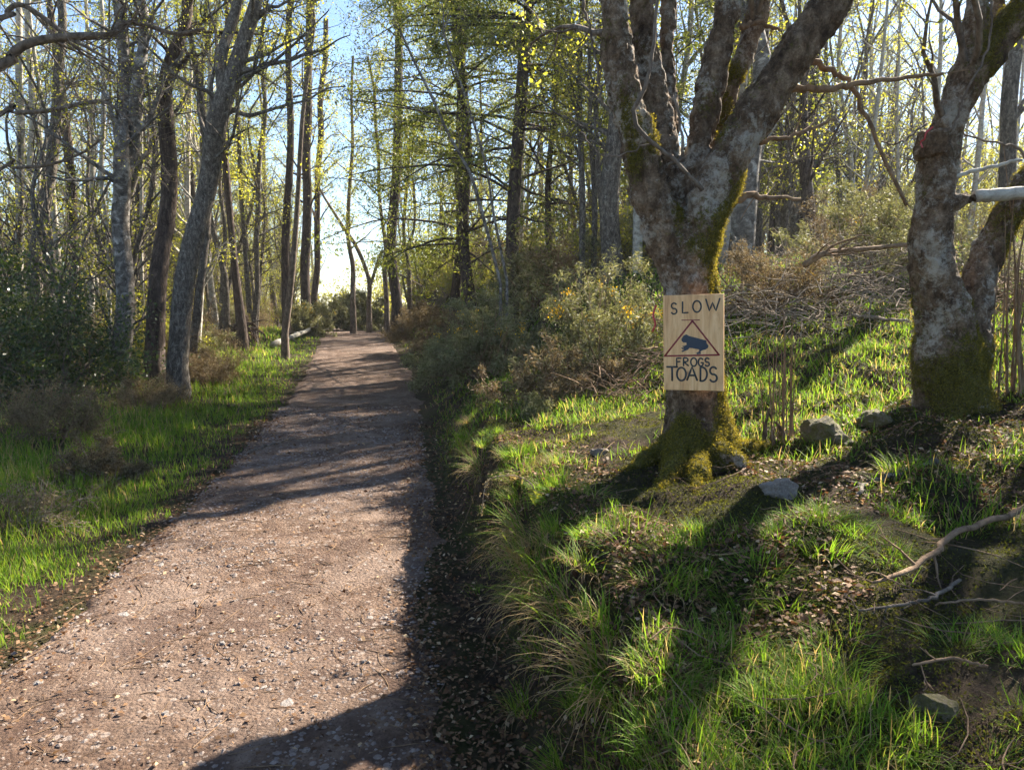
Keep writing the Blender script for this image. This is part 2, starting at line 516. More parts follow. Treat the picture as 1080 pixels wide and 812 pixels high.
# ------------------------------------------------------------------ branching
def grow(B, rng, p, d, L, r, lv, spots, depth=0):
    P = lv[depth]
    n = max(3, int(L / P.get('seg', .3)) + 1)
    n = min(n, 12)
    pts = [np.array(p, float)]; d = np.array(d, float)
    st = L / n
    for i in range(n):
        d = d + rng.normal(size=3) * P.get('wander', .15)
        d[2] += P.get('trop', .05)
        d /= np.linalg.norm(d)
        pts.append(pts[-1] + d * st)
    pts = np.array(pts)
    t = np.linspace(0, 1, n + 1)
    rad = np.maximum(r * (1 - .8 * t), .0018)
    B.tube(pts, rad, P.get('sides', 4))
    last = depth == len(lv) - 1
    if last or P.get('leafy'):
        k = P.get('spots', 4)
        for tt in rng.uniform(.3, 1, k):
            i = min(int(tt * n), n - 1); f = tt * n - i
            spots.append(pts[i] * (1 - f) + pts[i + 1] * f)
    if not last:
        Q = lv[depth + 1]
        nc = rng.poisson(Q['n']) if Q.get('n', 3) > 1 else (1 if rng.rand() < Q['n'] else 0)
        side_branches(B, rng, pts, rad, nc, Q, lv, depth + 1, spots, P.get('t0', .25), L)
    return pts

def side_branches(B, rng, pts, rad, nc, Q, lv, depth, spots, t0, L, L0=None):
    n = len(pts) - 1
    for tt in np.sort(rng.uniform(t0, 1, nc)):
        i = min(int(tt * n), n - 1); f = tt * n - i
        c = pts[i] * (1 - f) + pts[i + 1] * f
        rr = rad[i] * (1 - f) + rad[i + 1] * f
        ax = pts[i + 1] - pts[i]; ax /= np.linalg.norm(ax) + 1e-9
        w = np.cross(ax, rng.normal(size=3)); w /= np.linalg.norm(w) + 1e-9
        if Q.get('planar'): w[2] *= .3; w /= np.linalg.norm(w)
        a = R(Q.get('ang', 45)) * rng.uniform(.75, 1.25)
        dd = ax * math.cos(a) + w * math.sin(a)
        ln = (L0 if L0 else L * Q.get('ratio', .5)) * rng.uniform(.6, 1.15) * (1 - .45 * (tt - t0) / (1.001 - t0) if Q.get('taper', True) else 1)
        grow(B, rng, c, dd, ln, min(rr * Q.get('rr', .55), Q.get('rmax', 9)), lv, spots, depth)

def leaves(B, rng, spots, per, jit, size, asp=.6, keep=1.0):
    if not spots: return
    s = np.array(spots)
    if keep < 1: s = s[rng.rand(len(s)) < keep]
    c = np.repeat(s, per, 0) + rng.normal(size=(len(s) * per, 3)) * jit
    quads(B, c, size * rng.uniform(.6, 1.3, len(c)), asp, np.clip(rng.normal(.5, .22, len(c)), 0, 1), rng)

BROAD = [dict(n=0, wander=.1, seg=.5, sides=5, t0=.2), dict(n=5, ang=45, ratio=.55, wander=.16, trop=.05, sides=4, seg=.3, spots=3, leafy=True), dict(n=4, ang=45, ratio=.5, wander=.22, trop=.03, sides=3, seg=.2, spots=5)]
LARCH = [dict(n=0, wander=.07, trop=-.015, seg=.5, sides=4, t0=.15), dict(n=12, ang=60, ratio=.38, wander=.12, trop=-.05, sides=3, seg=.3, spots=7, planar=True)]

def smooth_line(pts, n=24):
    """Catmull-Rom through the points"""
    P = np.array(pts, float)
    if len(P) < 3:
        t = np.linspace(0, 1, n)[:, None]; return P[0] * (1 - t) + P[-1] * t
    E = np.vstack([2 * P[0] - P[1], P, 2 * P[-1] - P[-2]])
    out = []
    m = len(P) - 1
    for t in np.linspace(0, m - 1e-6, n):
        i = int(t); f = t - i
        a, b, c, d = E[i], E[i + 1], E[i + 2], E[i + 3]
        out.append(.5 * ((2 * b) + (c - a) * f + (2 * a - 5 * b + 4 * c - d) * f * f + (3 * b - a - 3 * c + d) * f ** 3))
    return np.array(out)

def pline(pp, Y, n=24, ywob=0.0, rng=None, top=None):
    """pixel polyline [(u,v,w[,dY])] at world distance Y -> smooth points and radii; goes on up to height top"""
    pts = []; rad = []
    for k, e in enumerate(pp):
        yy = Y + (e[3] if len(e) > 3 else 0)
        if rng is not None and ywob: yy += rng.normal() * ywob
        pts.append(px(e[0], e[1], yy)); rad.append(e[2] / 2 / FPX * yy)
    if top is not None and pts[-1][2] < top:
        d = pts[-1] - pts[-2]; d /= np.linalg.norm(d); r0 = rad[-1]; z0 = pts[-1][2]
        k = 4
        for i in range(1, k + 1):
            d = d * .7 + np.array([0, 0, .3]) + (rng.normal(size=3) * .08 if rng is not None else 0); d /= np.linalg.norm(d)
            pts.append(pts[-1] + d * (top - z0) / k / max(d[2], .4)); rad.append(max(r0 * (1 - .85 * i / k), .008))
    P = smooth_line(pts, n)
    rr = np.interp(np.linspace(0, 1, n), np.linspace(0, 1, len(rad)), rad)
    return P, rr

# ------------------------------------------------------------------ big old trees with fused limbs
def fused(name, lines, mat, parent, voxel, mossf, disp=.02, seed=0):
    B = MB()
    for P, r in lines: B.tube(P, r, 14, True)
    o = B.build(name, mat)
    md = o.modifiers.new('remesh', 'REMESH'); md.mode = 'VOXEL'; md.voxel_size = voxel
    sm_ = o.modifiers.new('smooth', 'SMOOTH'); sm_.iterations = 6; sm_.factor = .5
    bpy.context.view_layer.update()
    me = bpy.data.meshes.new_from_object(o.evaluated_get(bpy.context.evaluated_depsgraph_get()))
    bpy.data.objects.remove(o)
    n = len(me.vertices)
    co = np.zeros(n * 3); me.vertices.foreach_get('co', co); co = co.reshape(-1, 3)
    no = np.zeros(n * 3); me.vertex_normals.foreach_get('vector', no); no = no.reshape(-1, 3)
    d = np.zeros(n); ms = np.zeros(n)
    for i in range(n):
        c = Vector(co[i]) + Vector((seed * 5.1, 0, 0))
        f = mnoise.fractal(Vector((c.x * 5, c.y * 5, c.z * 3.0)), 1.0, 2.0, 3)
        g = mnoise.fractal(Vector((c.x * 22, c.y * 22, c.z * 11)), .8, 2.0, 3)
        w_ = Vector((f * .8, g * .5, f * .6))
        rd = abs(mnoise.noise(Vector((c.x * 15, c.y * 15, c.z * 6)) + w_)) + .6 * abs(mnoise.noise(Vector((c.x * 30, c.y * 30, c.z * 17)) + w_))
        d[i] = f * disp + g * disp * .5 + (min(rd, .5) - .3) * .034
        ms[i] = mnoise.fractal(Vector((c.x * 3.1, c.y * 3.1, c.z * 2.2)), 1.0, 2.0, 3)
    co2 = co + no * d[:, None]
    moss = np.clip(mossf(co, no) * .8 + ms * .75, 0, 1)
    me.vertices.foreach_set('co', co2.astype(np.float32).ravel())
    me.polygons.foreach_set('use_smooth', np.ones(len(me.polygons), bool))
    at = me.attributes.new('moss', 'FLOAT', 'POINT'); at.data.foreach_set('value', moss.astype(np.float32))
    me.update(); me.materials.clear(); me.materials.append(mat)
    return link(name, me, parent), co2, no, moss

def moss_fuzz(parent, co, no, moss, rng, n, size=.014, thr=.55):
    w = np.where(moss > thr)[0]
    if not len(w): return
    k = rng.choice(w, n)
    B = MB()
    c = co[k] + no[k] * rng.uniform(.0, .010, n)[:, None] + rng.normal(size=(n, 3)) * .007
    quads(B, c, size * rng.uniform(.5, 1.4, n), .45, np.clip(rng.normal(.5, .22, n), 0, 1), rng)
    B.build('moss', M['moss_fuzz'], parent, True, 'tint')

def local(lines, o):
    return [(P - o, r) for P, r in lines]

def hero_tree():
    rng = np.random.RandomState(11)
    Y = 4.3
    b = px(738, 505, Y); b[2] = gz(b[0], b[1])
    root = empty('sycamore_tree', 'big mossy grey tree of several upright limbs that carries the wooden sign', 'tree', b)
    L = []
    top = px(738, 470, Y)
    tr = pline([(742, 530, 150), (738, 500, 122), (737, 465, 98), (734, 430, 82), (732, 370, 72), (728, 310, 72), (722, 265, 76), (716, 235, 60)], Y)
    L.append(tr)
    L.append(pline([(724, 300, 50), (706, 255, 60), (688, 208, 56), (672, 150, 48), (655, 80, 42), (645, 0, 36)], Y - .03, top=5.2, rng=rng))
    L.append(pline([(724, 275, 40, .1), (707, 225, 52, .1), (697, 150, 46, .14), (685, 70, 36, .18), (676, 0, 32, .2)], Y, top=4.8, rng=rng))
    L.append(pline([(715, 215, 30, .15), (706, 150, 30, .2), (703, 74, 24, .24), (705, 0, 18, .3)], Y, top=4.6, rng=rng))
    L.append(pline([(726, 270, 50, .05), (733, 215, 46, .08), (738, 150, 38, .1), (750, 90, 33, .1), (760, 50, 31, .12), (770, 0, 31, .14)], Y, top=5.2, rng=rng))
    L.append(pline([(735, 235, 36, .2), (746, 180, 28, .28), (759, 130, 26, .32), (778, 74, 26, .36), (803, 0, 29, .4)], Y, top=5.0, rng=rng))
    L.append(pline([(727, 300, 58), (737, 250, 62), (755, 195, 57), (785, 138, 54), (826, 74, 53), (878, 0, 52)], Y - .04, top=4.9, rng=rng))
    # root flare
    for (u, v, w, dy) in ((672, 505, 34, -.1), (700, 540, 42, -.45), (765, 545, 44, -.4), (800, 510, 34, .05), (740, 520, 40, -.4)):
        e = px(u, v, Y + dy); e[2] = gz(e[0], e[1]) - .07
        m_ = px(736 + (u - 736) * .45, 470, Y + dy * .45)
        s_ = px(735 + (u - 736) * .15, 430, Y + dy * .1)
        r0 = w / 2 / FPX * Y
        L.append((smooth_line([s_, m_, e], 10), np.linspace(r0 * .9, r0 * .6, 10)))
    def mf(co, no):
        z = co[:, 2]
        right = np.clip(no[:, 0], 0, 1)
        return .5 * (1 - sm(.05, .75, z)) + .75 * right * (1 - sm(1.3, 2.1, z)) + .38 * np.exp(-((z - 1.15) / .3) ** 2) * (no[:, 0] > -.5) + .42 * np.clip(no[:, 2], 0, 1) + .10
    for k, (u, v, dy, w) in enumerate(((655, 520, -.2, 16), (690, 560, -.6, 18), (730, 575, -.75, 16), (790, 560, -.5, 14), (822, 500, .2, 16), (668, 485, .15, 14))):
        e = px(u, v, Y + dy); e[2] = gz(e[0], e[1]) - .02
        m_ = px(737 + (u - 737) * .55, 480, Y + dy * .55); m_[2] = gz(m_[0], m_[1]) + .05 + .03 * (k % 2); m_[:2] += rng.normal(size=2) * .03
        r0 = w / 2 / FPX * Y
        L.append((smooth_line([px(737, 470, Y), m_, e], 14), np.linspace(r0 * 1.9, r0 * .5, 14)))
    L = [(P, r * (.75 if k < 7 else .85)) for k, (P, r) in enumerate(L)]
    t, co, no, ms = fused('trunk', local(L, b), M['mossy_bark'], root, .0125, mf, .026, 1)
    moss_fuzz(root, co, no, ms, rng, 130000, .0095, .5)
    # stubs and broken side limbs
    DB = MB()
    for (pp, dy) in (([(755, 225, 7), (775, 212, 7), (793, 206, 7), (808, 209, 5), (845, 209, 3)], 0), ([(800, 150, 5), (840, 142, 4), (881, 124, 3)], 0), ([(835, 92, 8), (880, 93, 7), (925, 86, 5), (998, 78, 3)], .1),
                     ([(852, 62, 7), (880, 78, 6), (899, 92, 5), (925, 150, 4), (958, 216, 4)], .2), ([(782, 30, 6, -.1), (800, 24, 5, -.1), (823, 33, 3, -.1)], .3)):
        P, r = pline(pp, Y + dy); P = P - b + rng.normal(size=P.shape) * .006
        DB.tube(P, r, 7, True); side_branches(DB, rng, P, r, 2, dict(n=2, ang=45, rr=.5, rmax=.005), [dict(), dict(wander=.16, trop=0, sides=4, seg=.06)], 1, [], .4, .3, .3)
    DB.build('dead_branches', M['brown_twig'], root)
    # fine branches and spring leaves above
    BB = MB(); spots = []
    for P, r in local(L[1:7], b):
        side_branches(BB, rng, P, r, 7, dict(n=6, ang=50, rr=.3, rmax=.03), [dict()] + [dict(wander=.16, trop=.03, sides=5, seg=.2), dict(n=4, ang=45, ratio=.5, wander=.2, sides=4, seg=.15, spots=4), ], 1, spots, .45, 1.5, 1.5)
    # a thin shoot hugging the limbs
    for pp in ([(742, 200, 6, -.2), (712, 170, 5, -.22), (668, 128, 6, -.2), (684, 80, 5, -.25), (694, 0, 4, -.25)], [(704, 175, 4, -.2), (720, 160, 4, -.2), (712, 100, 3, -.2)], [(636, 110, 3, .0), (628, 60, 3, .0), (614, 0, 4, .0)], [(690, 150, 2.5, -.2), (640, 165, 2, -.1), (612, 140, 2, -.1)]):
        P, r = pline(pp, Y); H = MB(); H.tube(P - b + rng.normal(size=P.shape) * .004, r * .8, 6, True); H.build('shoot', M['twig_bark'], root)
    BB.build('branches', M['twig_bark'], root)
    CB = MB(); leaves(CB, rng, spots, 4, .05, .035, .6)
    CB.build('crown', M['spring_leaf'], root, True, 'tint')
    return root

def second_tree():
    rng = np.random.RandomState(12)
    Y = 4.8
    b = px(1008, 462, Y); b[2] = gz(b[0], b[1])
    root = empty('sycamore_tree', 'crooked mossy grey tree forking above a red tape tied to its trunk', 'tree', b)
    L = []
    L.append(pline([(1018, 500, 120), (1012, 465, 104), (1003, 430, 88), (998, 390, 76), (998, 350, 74), (990, 310, 64), (983, 265, 54), (984, 215, 50), (994, 150, 43), (1012, 104, 42), (1024, 74, 46), (1027, 50, 34), (1030, 0, 26)], Y, 40, top=4.6, rng=rng))
    L.append(pline([(1018, 90, 36), (1040, 66, 38), (1065, 30, 36), (1092, -10, 34)], Y - .02, top=4.8, rng=rng))
    L.append(pline([(1018, 85, 20, .15), (1044, 40, 14, .2), (1053, 0, 13, .2)], Y, top=4.2, rng=rng))
    L.append(pline([(1010, 420, 60, .05), (1022, 345, 54, .1), (1034, 290, 42, .16), (1056, 236, 36, .2), (1092, 180, 34, .25), (1150, 110, 30, .3)], Y, top=4.4, rng=rng))
    L.append(pline([(990, 218, 22), (1012, 212, 17), (1034, 208, 13)], Y - .08))
    L.append(pline([(985, 165, 40), (985, 140, 40)], Y - .04, 6))      # burl
    DB = MB()
    for pp in ([(1030, 208, 13), (1060, 205, 14), (1110, 203, 13), (1190, 196, 10), (1260, 180, 4)], [(998, 188, 5), (1030, 180, 4), (1060, 172, 3.5), (1078, 168, 3)]):
        P, r = pline(pp, Y - .08); DB.tube(P - b + rng.normal(size=P.shape) * .003, r, 9, True)
    DB.build('dead_branches', M['pale_bark'], root)
    for (u, v, w, dy) in ((968, 490, 34, -.1), (1055, 478, 44, 0), (1070, 450, 30, .2), (1005, 500, 44, -.35)):
        e = px(u, v, Y + dy); e[2] = gz(e[0], e[1]) - .07
        m_ = px(1006 + (u - 1006) * .5, 445, Y + dy * .4)
        s_ = px(1002 + (u - 1006) * .15, 410, Y)
        r0 = w / 2 / FPX * Y
        L.append((smooth_line([s_, m_, e], 10), np.linspace(r0, r0 * .6, 10)))
    def mf(co, no):
        z = co[:, 2]
        far = np.clip((co[:, 0] - .15) * 2.5, 0, .5) * (z < 2.2)
        fork = .5 * np.exp(-((z - 2.45) / .22) ** 2)
        return .48 * (1 - sm(.1, .9, z)) + .28 * np.clip(no[:, 0], 0, 1) + .35 * np.clip(-no[:, 0], 0, 1) * (1 - sm(1.1, 1.7, z)) + .42 * np.clip(no[:, 2], 0, 1) + far + fork * np.clip(no[:, 2] + .4, 0, 1) + .05
    L = [(P, r * np.where(P[:, 2] > b[2] + .45, .76, .86)) for P, r in L]
    t, co, no, ms = fused('trunk', local(L, b), M['mossy_bark'], root, .0125, mf, .026, 2)
    moss_fuzz(root, co, no, ms, rng, 100000, .0095, .5)
    BB = MB(); spots = []
    for P, r in local(L[:4], b):
        side_branches(BB, rng, P, r, 6, dict(n=6, ang=50, rr=.3, rmax=.025), [dict()] + [dict(wander=.16, trop=.03, sides=5, seg=.2), dict(n=4, ang=45, ratio=.5, wander=.2, sides=4, seg=.15, spots=4)], 1, spots, .5, 1.4, 1.4)
    for pp in ([(1002, 140, 3, -.2), (1020, 95, 3, -.22), (1042, 50, 3, -.2), (1047, 0, 3, -.2)], [(1003, 136, 3), (1030, 146, 2.5), (1055, 152, 3), (1076, 158, 4), (1095, 190, 3)], [(978, 130, 3, -.1), (950, 150, 2.5, -.2), (930, 150, 2, -.2)]):
        P, r = pline(pp, Y); H = MB(); H.tube(P - b + rng.normal(size=P.shape) * .004, r * .8, 6, True); H.build('shoot', M['twig_bark'], root)
    BB.build('branches', M['twig_bark'], root)
    CB = MB(); leaves(CB, rng, spots, 3, .05, .032, .6)
    CB.build('crown', M['spring_leaf'], root, True, 'tint')

hero_tree(); second_tree()

# ------------------------------------------------------------------ the sign and tapes
def sign():
    a = R(23)
    n = np.array([-math.sin(a), -math.cos(a), 0])
    Y = 4.3 - .235
    c = px(731.5, 361.5, Y)
    W, H = .325, .525
    root = empty('warning_sign', 'plywood board on the mossy tree reading SLOW FROGS TOADS', 'sign', c)
    root.rotation_euler = (R(3), R(-1.2), -a)
    b = MB(); hw, hh, th = W / 2, H / 2, .018
    # slightly bevelled board, front at y=-th
    bv = .0025
    def rect(x, z, y): return [(-x, y, -z), (x, y, -z), (x, y, z), (-x, y, z)]
    V = rect(hw - bv, hh - bv, -th) + rect(hw, hh, -th + bv) + rect(hw, hh, 0)
    Q = [(0, 1, 2, 3), (8, 11, 10, 9)]
    for k in (0, 4):
        for i in range(4):
            j = (i + 1) % 4
            Q.append((k + i, k + 4 + i, k + 4 + j, k + j))
    b.add(V, Q); b.build('board', M['ply'], root, False)
    G = {}
    def arc(cx, cz, rx, rz, a0, a1, n=14):
        t = np.radians(np.linspace(a0, a1, n)); return [(cx + rx * math.cos(x), cz + rz * math.sin(x)) for x in t]
    G['S'] = [arc(.5, .74, .38, .25, 35, 180, 9) + arc(.5, .74, .38, .25, 180, 260, 6) + arc(.5, .25, .40, .25, 80, -150, 14)]
    G['L'] = [[(.12, 1), (.1, 0), (.85, .03)]]
    G['O'] = [arc(.5, .5, .45, .5, 100, 470, 24)]
    G['W'] = [[(0, 1), (.27, 0), (.5, .72), (.75, 0), (1.05, 1.03)]]
    G['F'] = [[(.12, 0), (.12, 1), (.85, 1)], [(.12, .52), (.65, .54)]]
    G['R'] = [[(.12, 0), (.12, 1)] + arc(.4, .75, .42, .25, 90, -90, 10) + [(.15, .5), (.85, 0)]]
    G['G'] = [arc(.52, .5, .45, .5, 45, 340, 20) + [(.93, .42), (.6, .42)]]
    G['T'] = [[(0, 1), (1, 1)], [(.5, 1), (.5, 0)]]
    G['A'] = [[(0, 0), (.5, 1.02), (1, 0)], [(.2, .36), (.82, .36)]]
    G['D'] = [[(.1, 0), (.12, 1)] + arc(.3, .5, .62, .5, 90, -90, 14) + [(.1, 0)]]
    def stroke(B, P, w):
        P = np.array([(x, -th - .0012, z) for x, z in P])
        nb = MB(); nb.tube(P, w, 8, True)
        v = np.vstack(nb.v); v[:, 1] = -th - .0012 + (v[:, 1] + th + .0012) * .28
        B.add(v, nb.q[0], nb.t[0] if nb.t else None)
        for e in (P[0], P[-1]):
            an = np.arange(10) * math.pi / 5
            vv = np.vstack([[e + np.array([0, -.0012, 0])], np.stack([e[0] + w * np.cos(an), np.full(10, -th - .0008), e[2] + w * np.sin(an)], -1)])
            B.add(vv, None, [(0, 1 + i, 1 + (i + 1) % 10) for i in range(10)])
    def dense(P):
        out = [P[0]]
        for a_, b_ in zip(P[:-1], P[1:]):
            for k in range(1, 4): out.append((a_[0] + (b_[0] - a_[0]) * k / 3, a_[1] + (b_[1] - a_[1]) * k / 3))
        return out
    # board crop coordinates: x 100..487, y 90..765 of the zoomed photograph
    def bx(x, y): return ((x - 293) / 387 * W, -(y - 428) / 675 * H)
    def word(txt, boxes, w, rise=0):
        B = MB()
        for ch, (x0, x1, y0, y1) in zip(txt, boxes):
            for P in G[ch]:
                stroke(B, dense([bx(x0 + (x1 - x0) * q[0], y1 + (y0 - y1) * q[1]) for q in P]), w)
        B.build('lettering', M['black_paint'], root)
    word('SLOW', [(150, 194, 145, 222), (222, 268, 140, 216), (290, 348, 133, 212), (376, 458, 125, 205)], .0042)
    word('FROGS', [(182, 220, 535, 588), (226, 268, 533, 588), (276, 318, 533, 592), (324, 360, 535, 590), (366, 400, 533, 590)], .0042)
    word('TOADS', [(122, 190, 598, 695), (184, 250, 602, 696), (254, 318, 598, 690), (334, 386, 598, 696), (394, 450, 595, 700)], .0052)
    B = MB()
    tri = [bx(290, 272), bx(458, 511), bx(108, 520), bx(290, 272)]
    for i in range(3): stroke(B, dense([tri[i], tri[i + 1]]), .0045)
    stroke(B, dense([bx(222, 266), bx(335, 266)]), .0022)
    B.build('warning_triangle', M['red_paint'], root)
    out = [(218, 400), (232, 376), (250, 366), (268, 378), (310, 390), (350, 402), (378, 410), (380, 430), (392, 448), (388, 462), (372, 474), (350, 480), (340, 490), (345, 503), (318, 508), (314, 496), (330, 488), (334, 474), (318, 470), (290, 464), (270, 462), (262, 474), (240, 484), (222, 492), (218, 484), (236, 474), (222, 470), (216, 460), (236, 460), (222, 450), (240, 446), (252, 440), (250, 424), (232, 424), (220, 414)]
    out = [bx(*p) for p in out]
    import bmesh
    bm = bmesh.new()
    vs = [bm.verts.new((x, -th - .0008, z)) for x, z in out]
    f = bm.faces.new(vs)
    r_ = bmesh.ops.extrude_face_region(bm, geom=[f])
    for v in [e for e in r_['geom'] if isinstance(e, bmesh.types.BMVert)]: v.co.y -= .0009
    bmesh.ops.recalc_face_normals(bm, faces=bm.faces)
    bmesh.ops.triangulate(bm, faces=bm.faces)
    me = bpy.data.meshes.new('frog_silhouette'); bm.to_mesh(me); bm.free(); me.materials.append(M['navy_paint'])
    link('frog_silhouette', me, root)
    # string that ties it to the trunk
    sB = MB()
    tcx, tcy = px(731, 340, 4.3)[0], 4.3
    ang = np.linspace(-math.pi * .5 - 1.9, -math.pi * .5 + 1.9, 24)
    z = px(731, 333, 4.3)[2]
    P = np.stack([tcx + np.cos(ang) * .232, tcy + np.sin(ang) * .232 + .01, z - .01 + .012 * np.sin(ang * 3)], -1)
    sB.tube(P[:9], .0022, 5, True)
    o = sB.build('string', M['string'])
    tag(o, 'thin pink string around the mossy trunk behind the sign', 'string')

def tape(pts, w, label):
    """a narrow flat strip of plastic tape with a little thickness"""
    P = smooth_line(pts, 14); B = MB()
    T = np.gradient(P, axis=0); T /= np.linalg.norm(T, axis=1)[:, None]
    s_ = np.cross(T, np.array([0.2, -1, .1])); s_ /= np.linalg.norm(s_, axis=1)[:, None]
    n_ = np.cross(T, s_) * .0015
    n = len(P); v = np.stack([P - s_ * w - n_, P + s_ * w - n_, P + s_ * w + n_, P - s_ * w + n_], 1).reshape(-1, 3)
    q = []
    for i in range(n - 1):
        for k in range(4):
            q.append((i * 4 + k, i * 4 + (k + 1) % 4, i * 4 + 4 + (k + 1) % 4, i * 4 + 4 + k))
    q += [(0, 1, 2, 3), ((n - 1) * 4, (n - 1) * 4 + 1, (n - 1) * 4 + 2, (n - 1) * 4 + 3)]
    B.add(v, q); o = B.build('marker_tape', M['ribbon']); tag(o, label, 'tape')

sign()
tape([px(692, 322, 4.16), px(689, 332, 4.15), px(691, 342, 4.15), px(688, 350, 4.16)], .0055, 'red tape hanging on the trunk edge beside the sign')
tape([px(984, 134, 4.56), px(977, 140, 4.55), px(975, 147, 4.56), px(971, 150, 4.58), px(973, 156, 4.58)], .005, 'red tape fluttering from the burl of the forked tree')

# ------------------------------------------------------------------ single trees, each traced in its own place
SB = [dict(), dict(wander=.17, trop=.04, sides=4, seg=.3, leafy=True, spots=3), dict(n=6, ang=45, ratio=.5, wander=.22, trop=.02, sides=3, seg=.2, spots=5)]
def wood_tree(name, label, cat, stems, Y, bark, leaf, rng, top=11, nside=16, blen=2.0, leafn=3, lsize=.06, levels=None, t0=.3, extra=(), group=None, basev=None, ang=55, jit=.12, asp=.6, rmax=.04):
    """stems: list of pixel polylines (u,v,width)"""
    p0 = px(stems[0][0][0], stems[0][0][1], Y)
    b = np.array([p0[0], Y, gz(p0[0], Y)])
    root = empty(name, label, cat, b, group)
    W = MB(); spots = []
    lv = levels or SB
    for k, st in enumerate(stems):
        P, r = pline(st, Y, 26, .05, rng, top * rng.uniform(.85, 1.05))
        P = P - b; r = r * .86
        wob = smooth_line(rng.normal(size=(9, 3)) * np.array([1, 1, 0]), len(P)); P = P + wob * (.35 * r.max() + .015)
        if k == 0:
            P = np.vstack([[P[0][0], P[0][1], min(-.15, P[0][2])], P]); r = np.concatenate([[r[0] * 1.35], r])
            if P[1][2] < .25: r[1] *= 1.2
        k2 = rng.rand(len(r)); r = r * (1 + .08 * (k2 - .5))
        W.tube(P, r, 9)
        side_branches(W, rng, P, r, int(nside * 1.6) if k == 0 else nside, dict(n=3, ang=ang, rr=.4, rmax=rmax, planar=lv is LARCH_B, taper=True), lv, 1, spots, t0, blen, blen)
    for st in extra:
        P, r = pline(st, Y, 20); P = P - b + smooth_line(rng.normal(size=(8, 3)) * .04, 20); r = r * np.linspace(1, .35, 20)
        W.tube(P, r, 7)
        side_branches(W, rng, P, r, 15, dict(n=3, ang=50, rr=.4, rmax=.016), lv, 1, spots, .1, 1.0, 1.0)
    W.build('trunk', M[bark], root)
    if leafn and spots:
        C = MB(); leaves(C, rng, spots, leafn, jit, lsize, asp); C.build('crown', M[leaf], root, True, 'tint')
    return root
LARCH_B = [dict(), dict(wander=.09, trop=-.035, sides=4, seg=.35, leafy=True, spots=8), dict(n=13, ang=60, ratio=.36, wander=.16, trop=-.06, sides=3, seg=.25, spots=8, planar=True)]

def yb(u, v): return gp(u, v)[1]
g = np.random.RandomState(21)
YA = 12.5
wood_tree('birch_tree', 'stout grey birch forking into two limbs beside the holly thicket', 'tree',
          [[(131, 392, 25), (128, 330, 21), (126, 250, 20), (131, 195, 20), (127, 150, 15), (122, 90, 13), (118, 0, 12)], [(130, 190, 15), (141, 145, 14), (150, 80, 13), (151, 0, 11)], ], YA, 'birch_bark', 'spring_leaf', g, 9, 16, 1.8, 1, .04,
          extra=[[(146, 135, 8), (160, 118, 8), (172, 85, 6), (190, 60, 4), (196, 40, 3)]])
wood_tree('dark_tree', 'straight dark trunk between the forked birch and the leaning tree', 'tree',
          [[(166, 385, 24), (168, 300, 21), (172, 220, 20), (178, 120, 18), (185, 50, 14), (190, 0, 12)]], 13.2, 'conifer_bark', 'spring_leaf', g, 10, 14, 1.8, 1, .04,
          extra=[[(178, 90, 8), (195, 60, 7), (215, 55, 5), (240, 30, 4)]])
wood_tree('leaning_tree', 'thick grey tree leaning to the right, sunlit along its lower edge', 'tree',
          [[(181, 388, 26), (190, 320, 24), (201, 245, 23), (214, 180, 24), (226, 130, 24), (243, 80, 21), (255, 40, 17), (268, 0, 14)], [(232, 110, 13), (235, 60, 13), (243, 20, 12), (247, -20, 11)]], 12.0, 'grey_bark', 'spring_leaf', g, 9, 16, 2.0, 1, .04,
          extra=[[(228, 132, 8), (245, 118, 7), (275, 123, 5), (310, 105, 4), (335, 93, 4), (365, 90, 3)], [(250, 78, 8), (280, 73, 6), (315, 58, 5), (345, 45, 4), (368, 35, 3)], [(262, 20, 7), (290, 8, 5), (315, -10, 4)]])
wood_tree('leaning_tree', 'slim dark tree in the shadow close behind the thick leaning one', 'tree',
          [[(202, 385, 12), (211, 310, 10), (216, 230, 9), (214, 120, 8), (205, 40, 6), (203, 0, 6)]], 14.5, 'grey_bark', 'spring_leaf', g, 9, 10, 1.5, 1, .04)
wood_tree('grey_tree', 'grey tree bending up and to the right behind the holly thicket', 'tree',
          [[(34, 330, 17), (36, 275, 16), (47, 197, 14), (60, 110, 12), (64, 50, 10), (65, 0, 9)], ], 15.5, 'grey_bark', 'spring_leaf', g, 10, 14, 1.8, 1, .04)
wood_tree('birch_tree', 'slim white birch standing behind the holly thicket at the wood edge', 'tree',
          [[(18, 330, 10), (20, 250, 9), (22, 150, 9), (20, 80, 8), (17, 0, 7)], [(31, 180, 7), (32, 100, 7), (27, 0, 6)]], 17, 'pale_bark', 'spring_leaf', g, 11, 12, 1.6, 1, .04)
wood_tree('birch_tree', 'crooked pale young birch just left of the forked birch', 'tree',
          [[(116, 385, 5), (114, 250, 4), (108, 190, 5), (109, 120, 5), (105, 0, 4)]], 15, 'pale_bark', 'spring_leaf', g, 9, 8, 1.2, 1, .04)
wood_tree('birch_tree', 'thin sunlit white sapling between forked birch and dark trunk', 'tree',
          [[(153, 380, 4), (152, 300, 4), (150, 200, 4), (147, 100, 3), (149, 0, 3)]], 16, 'pale_bark', 'spring_leaf', g, 9, 8, 1.2, 1, .04)
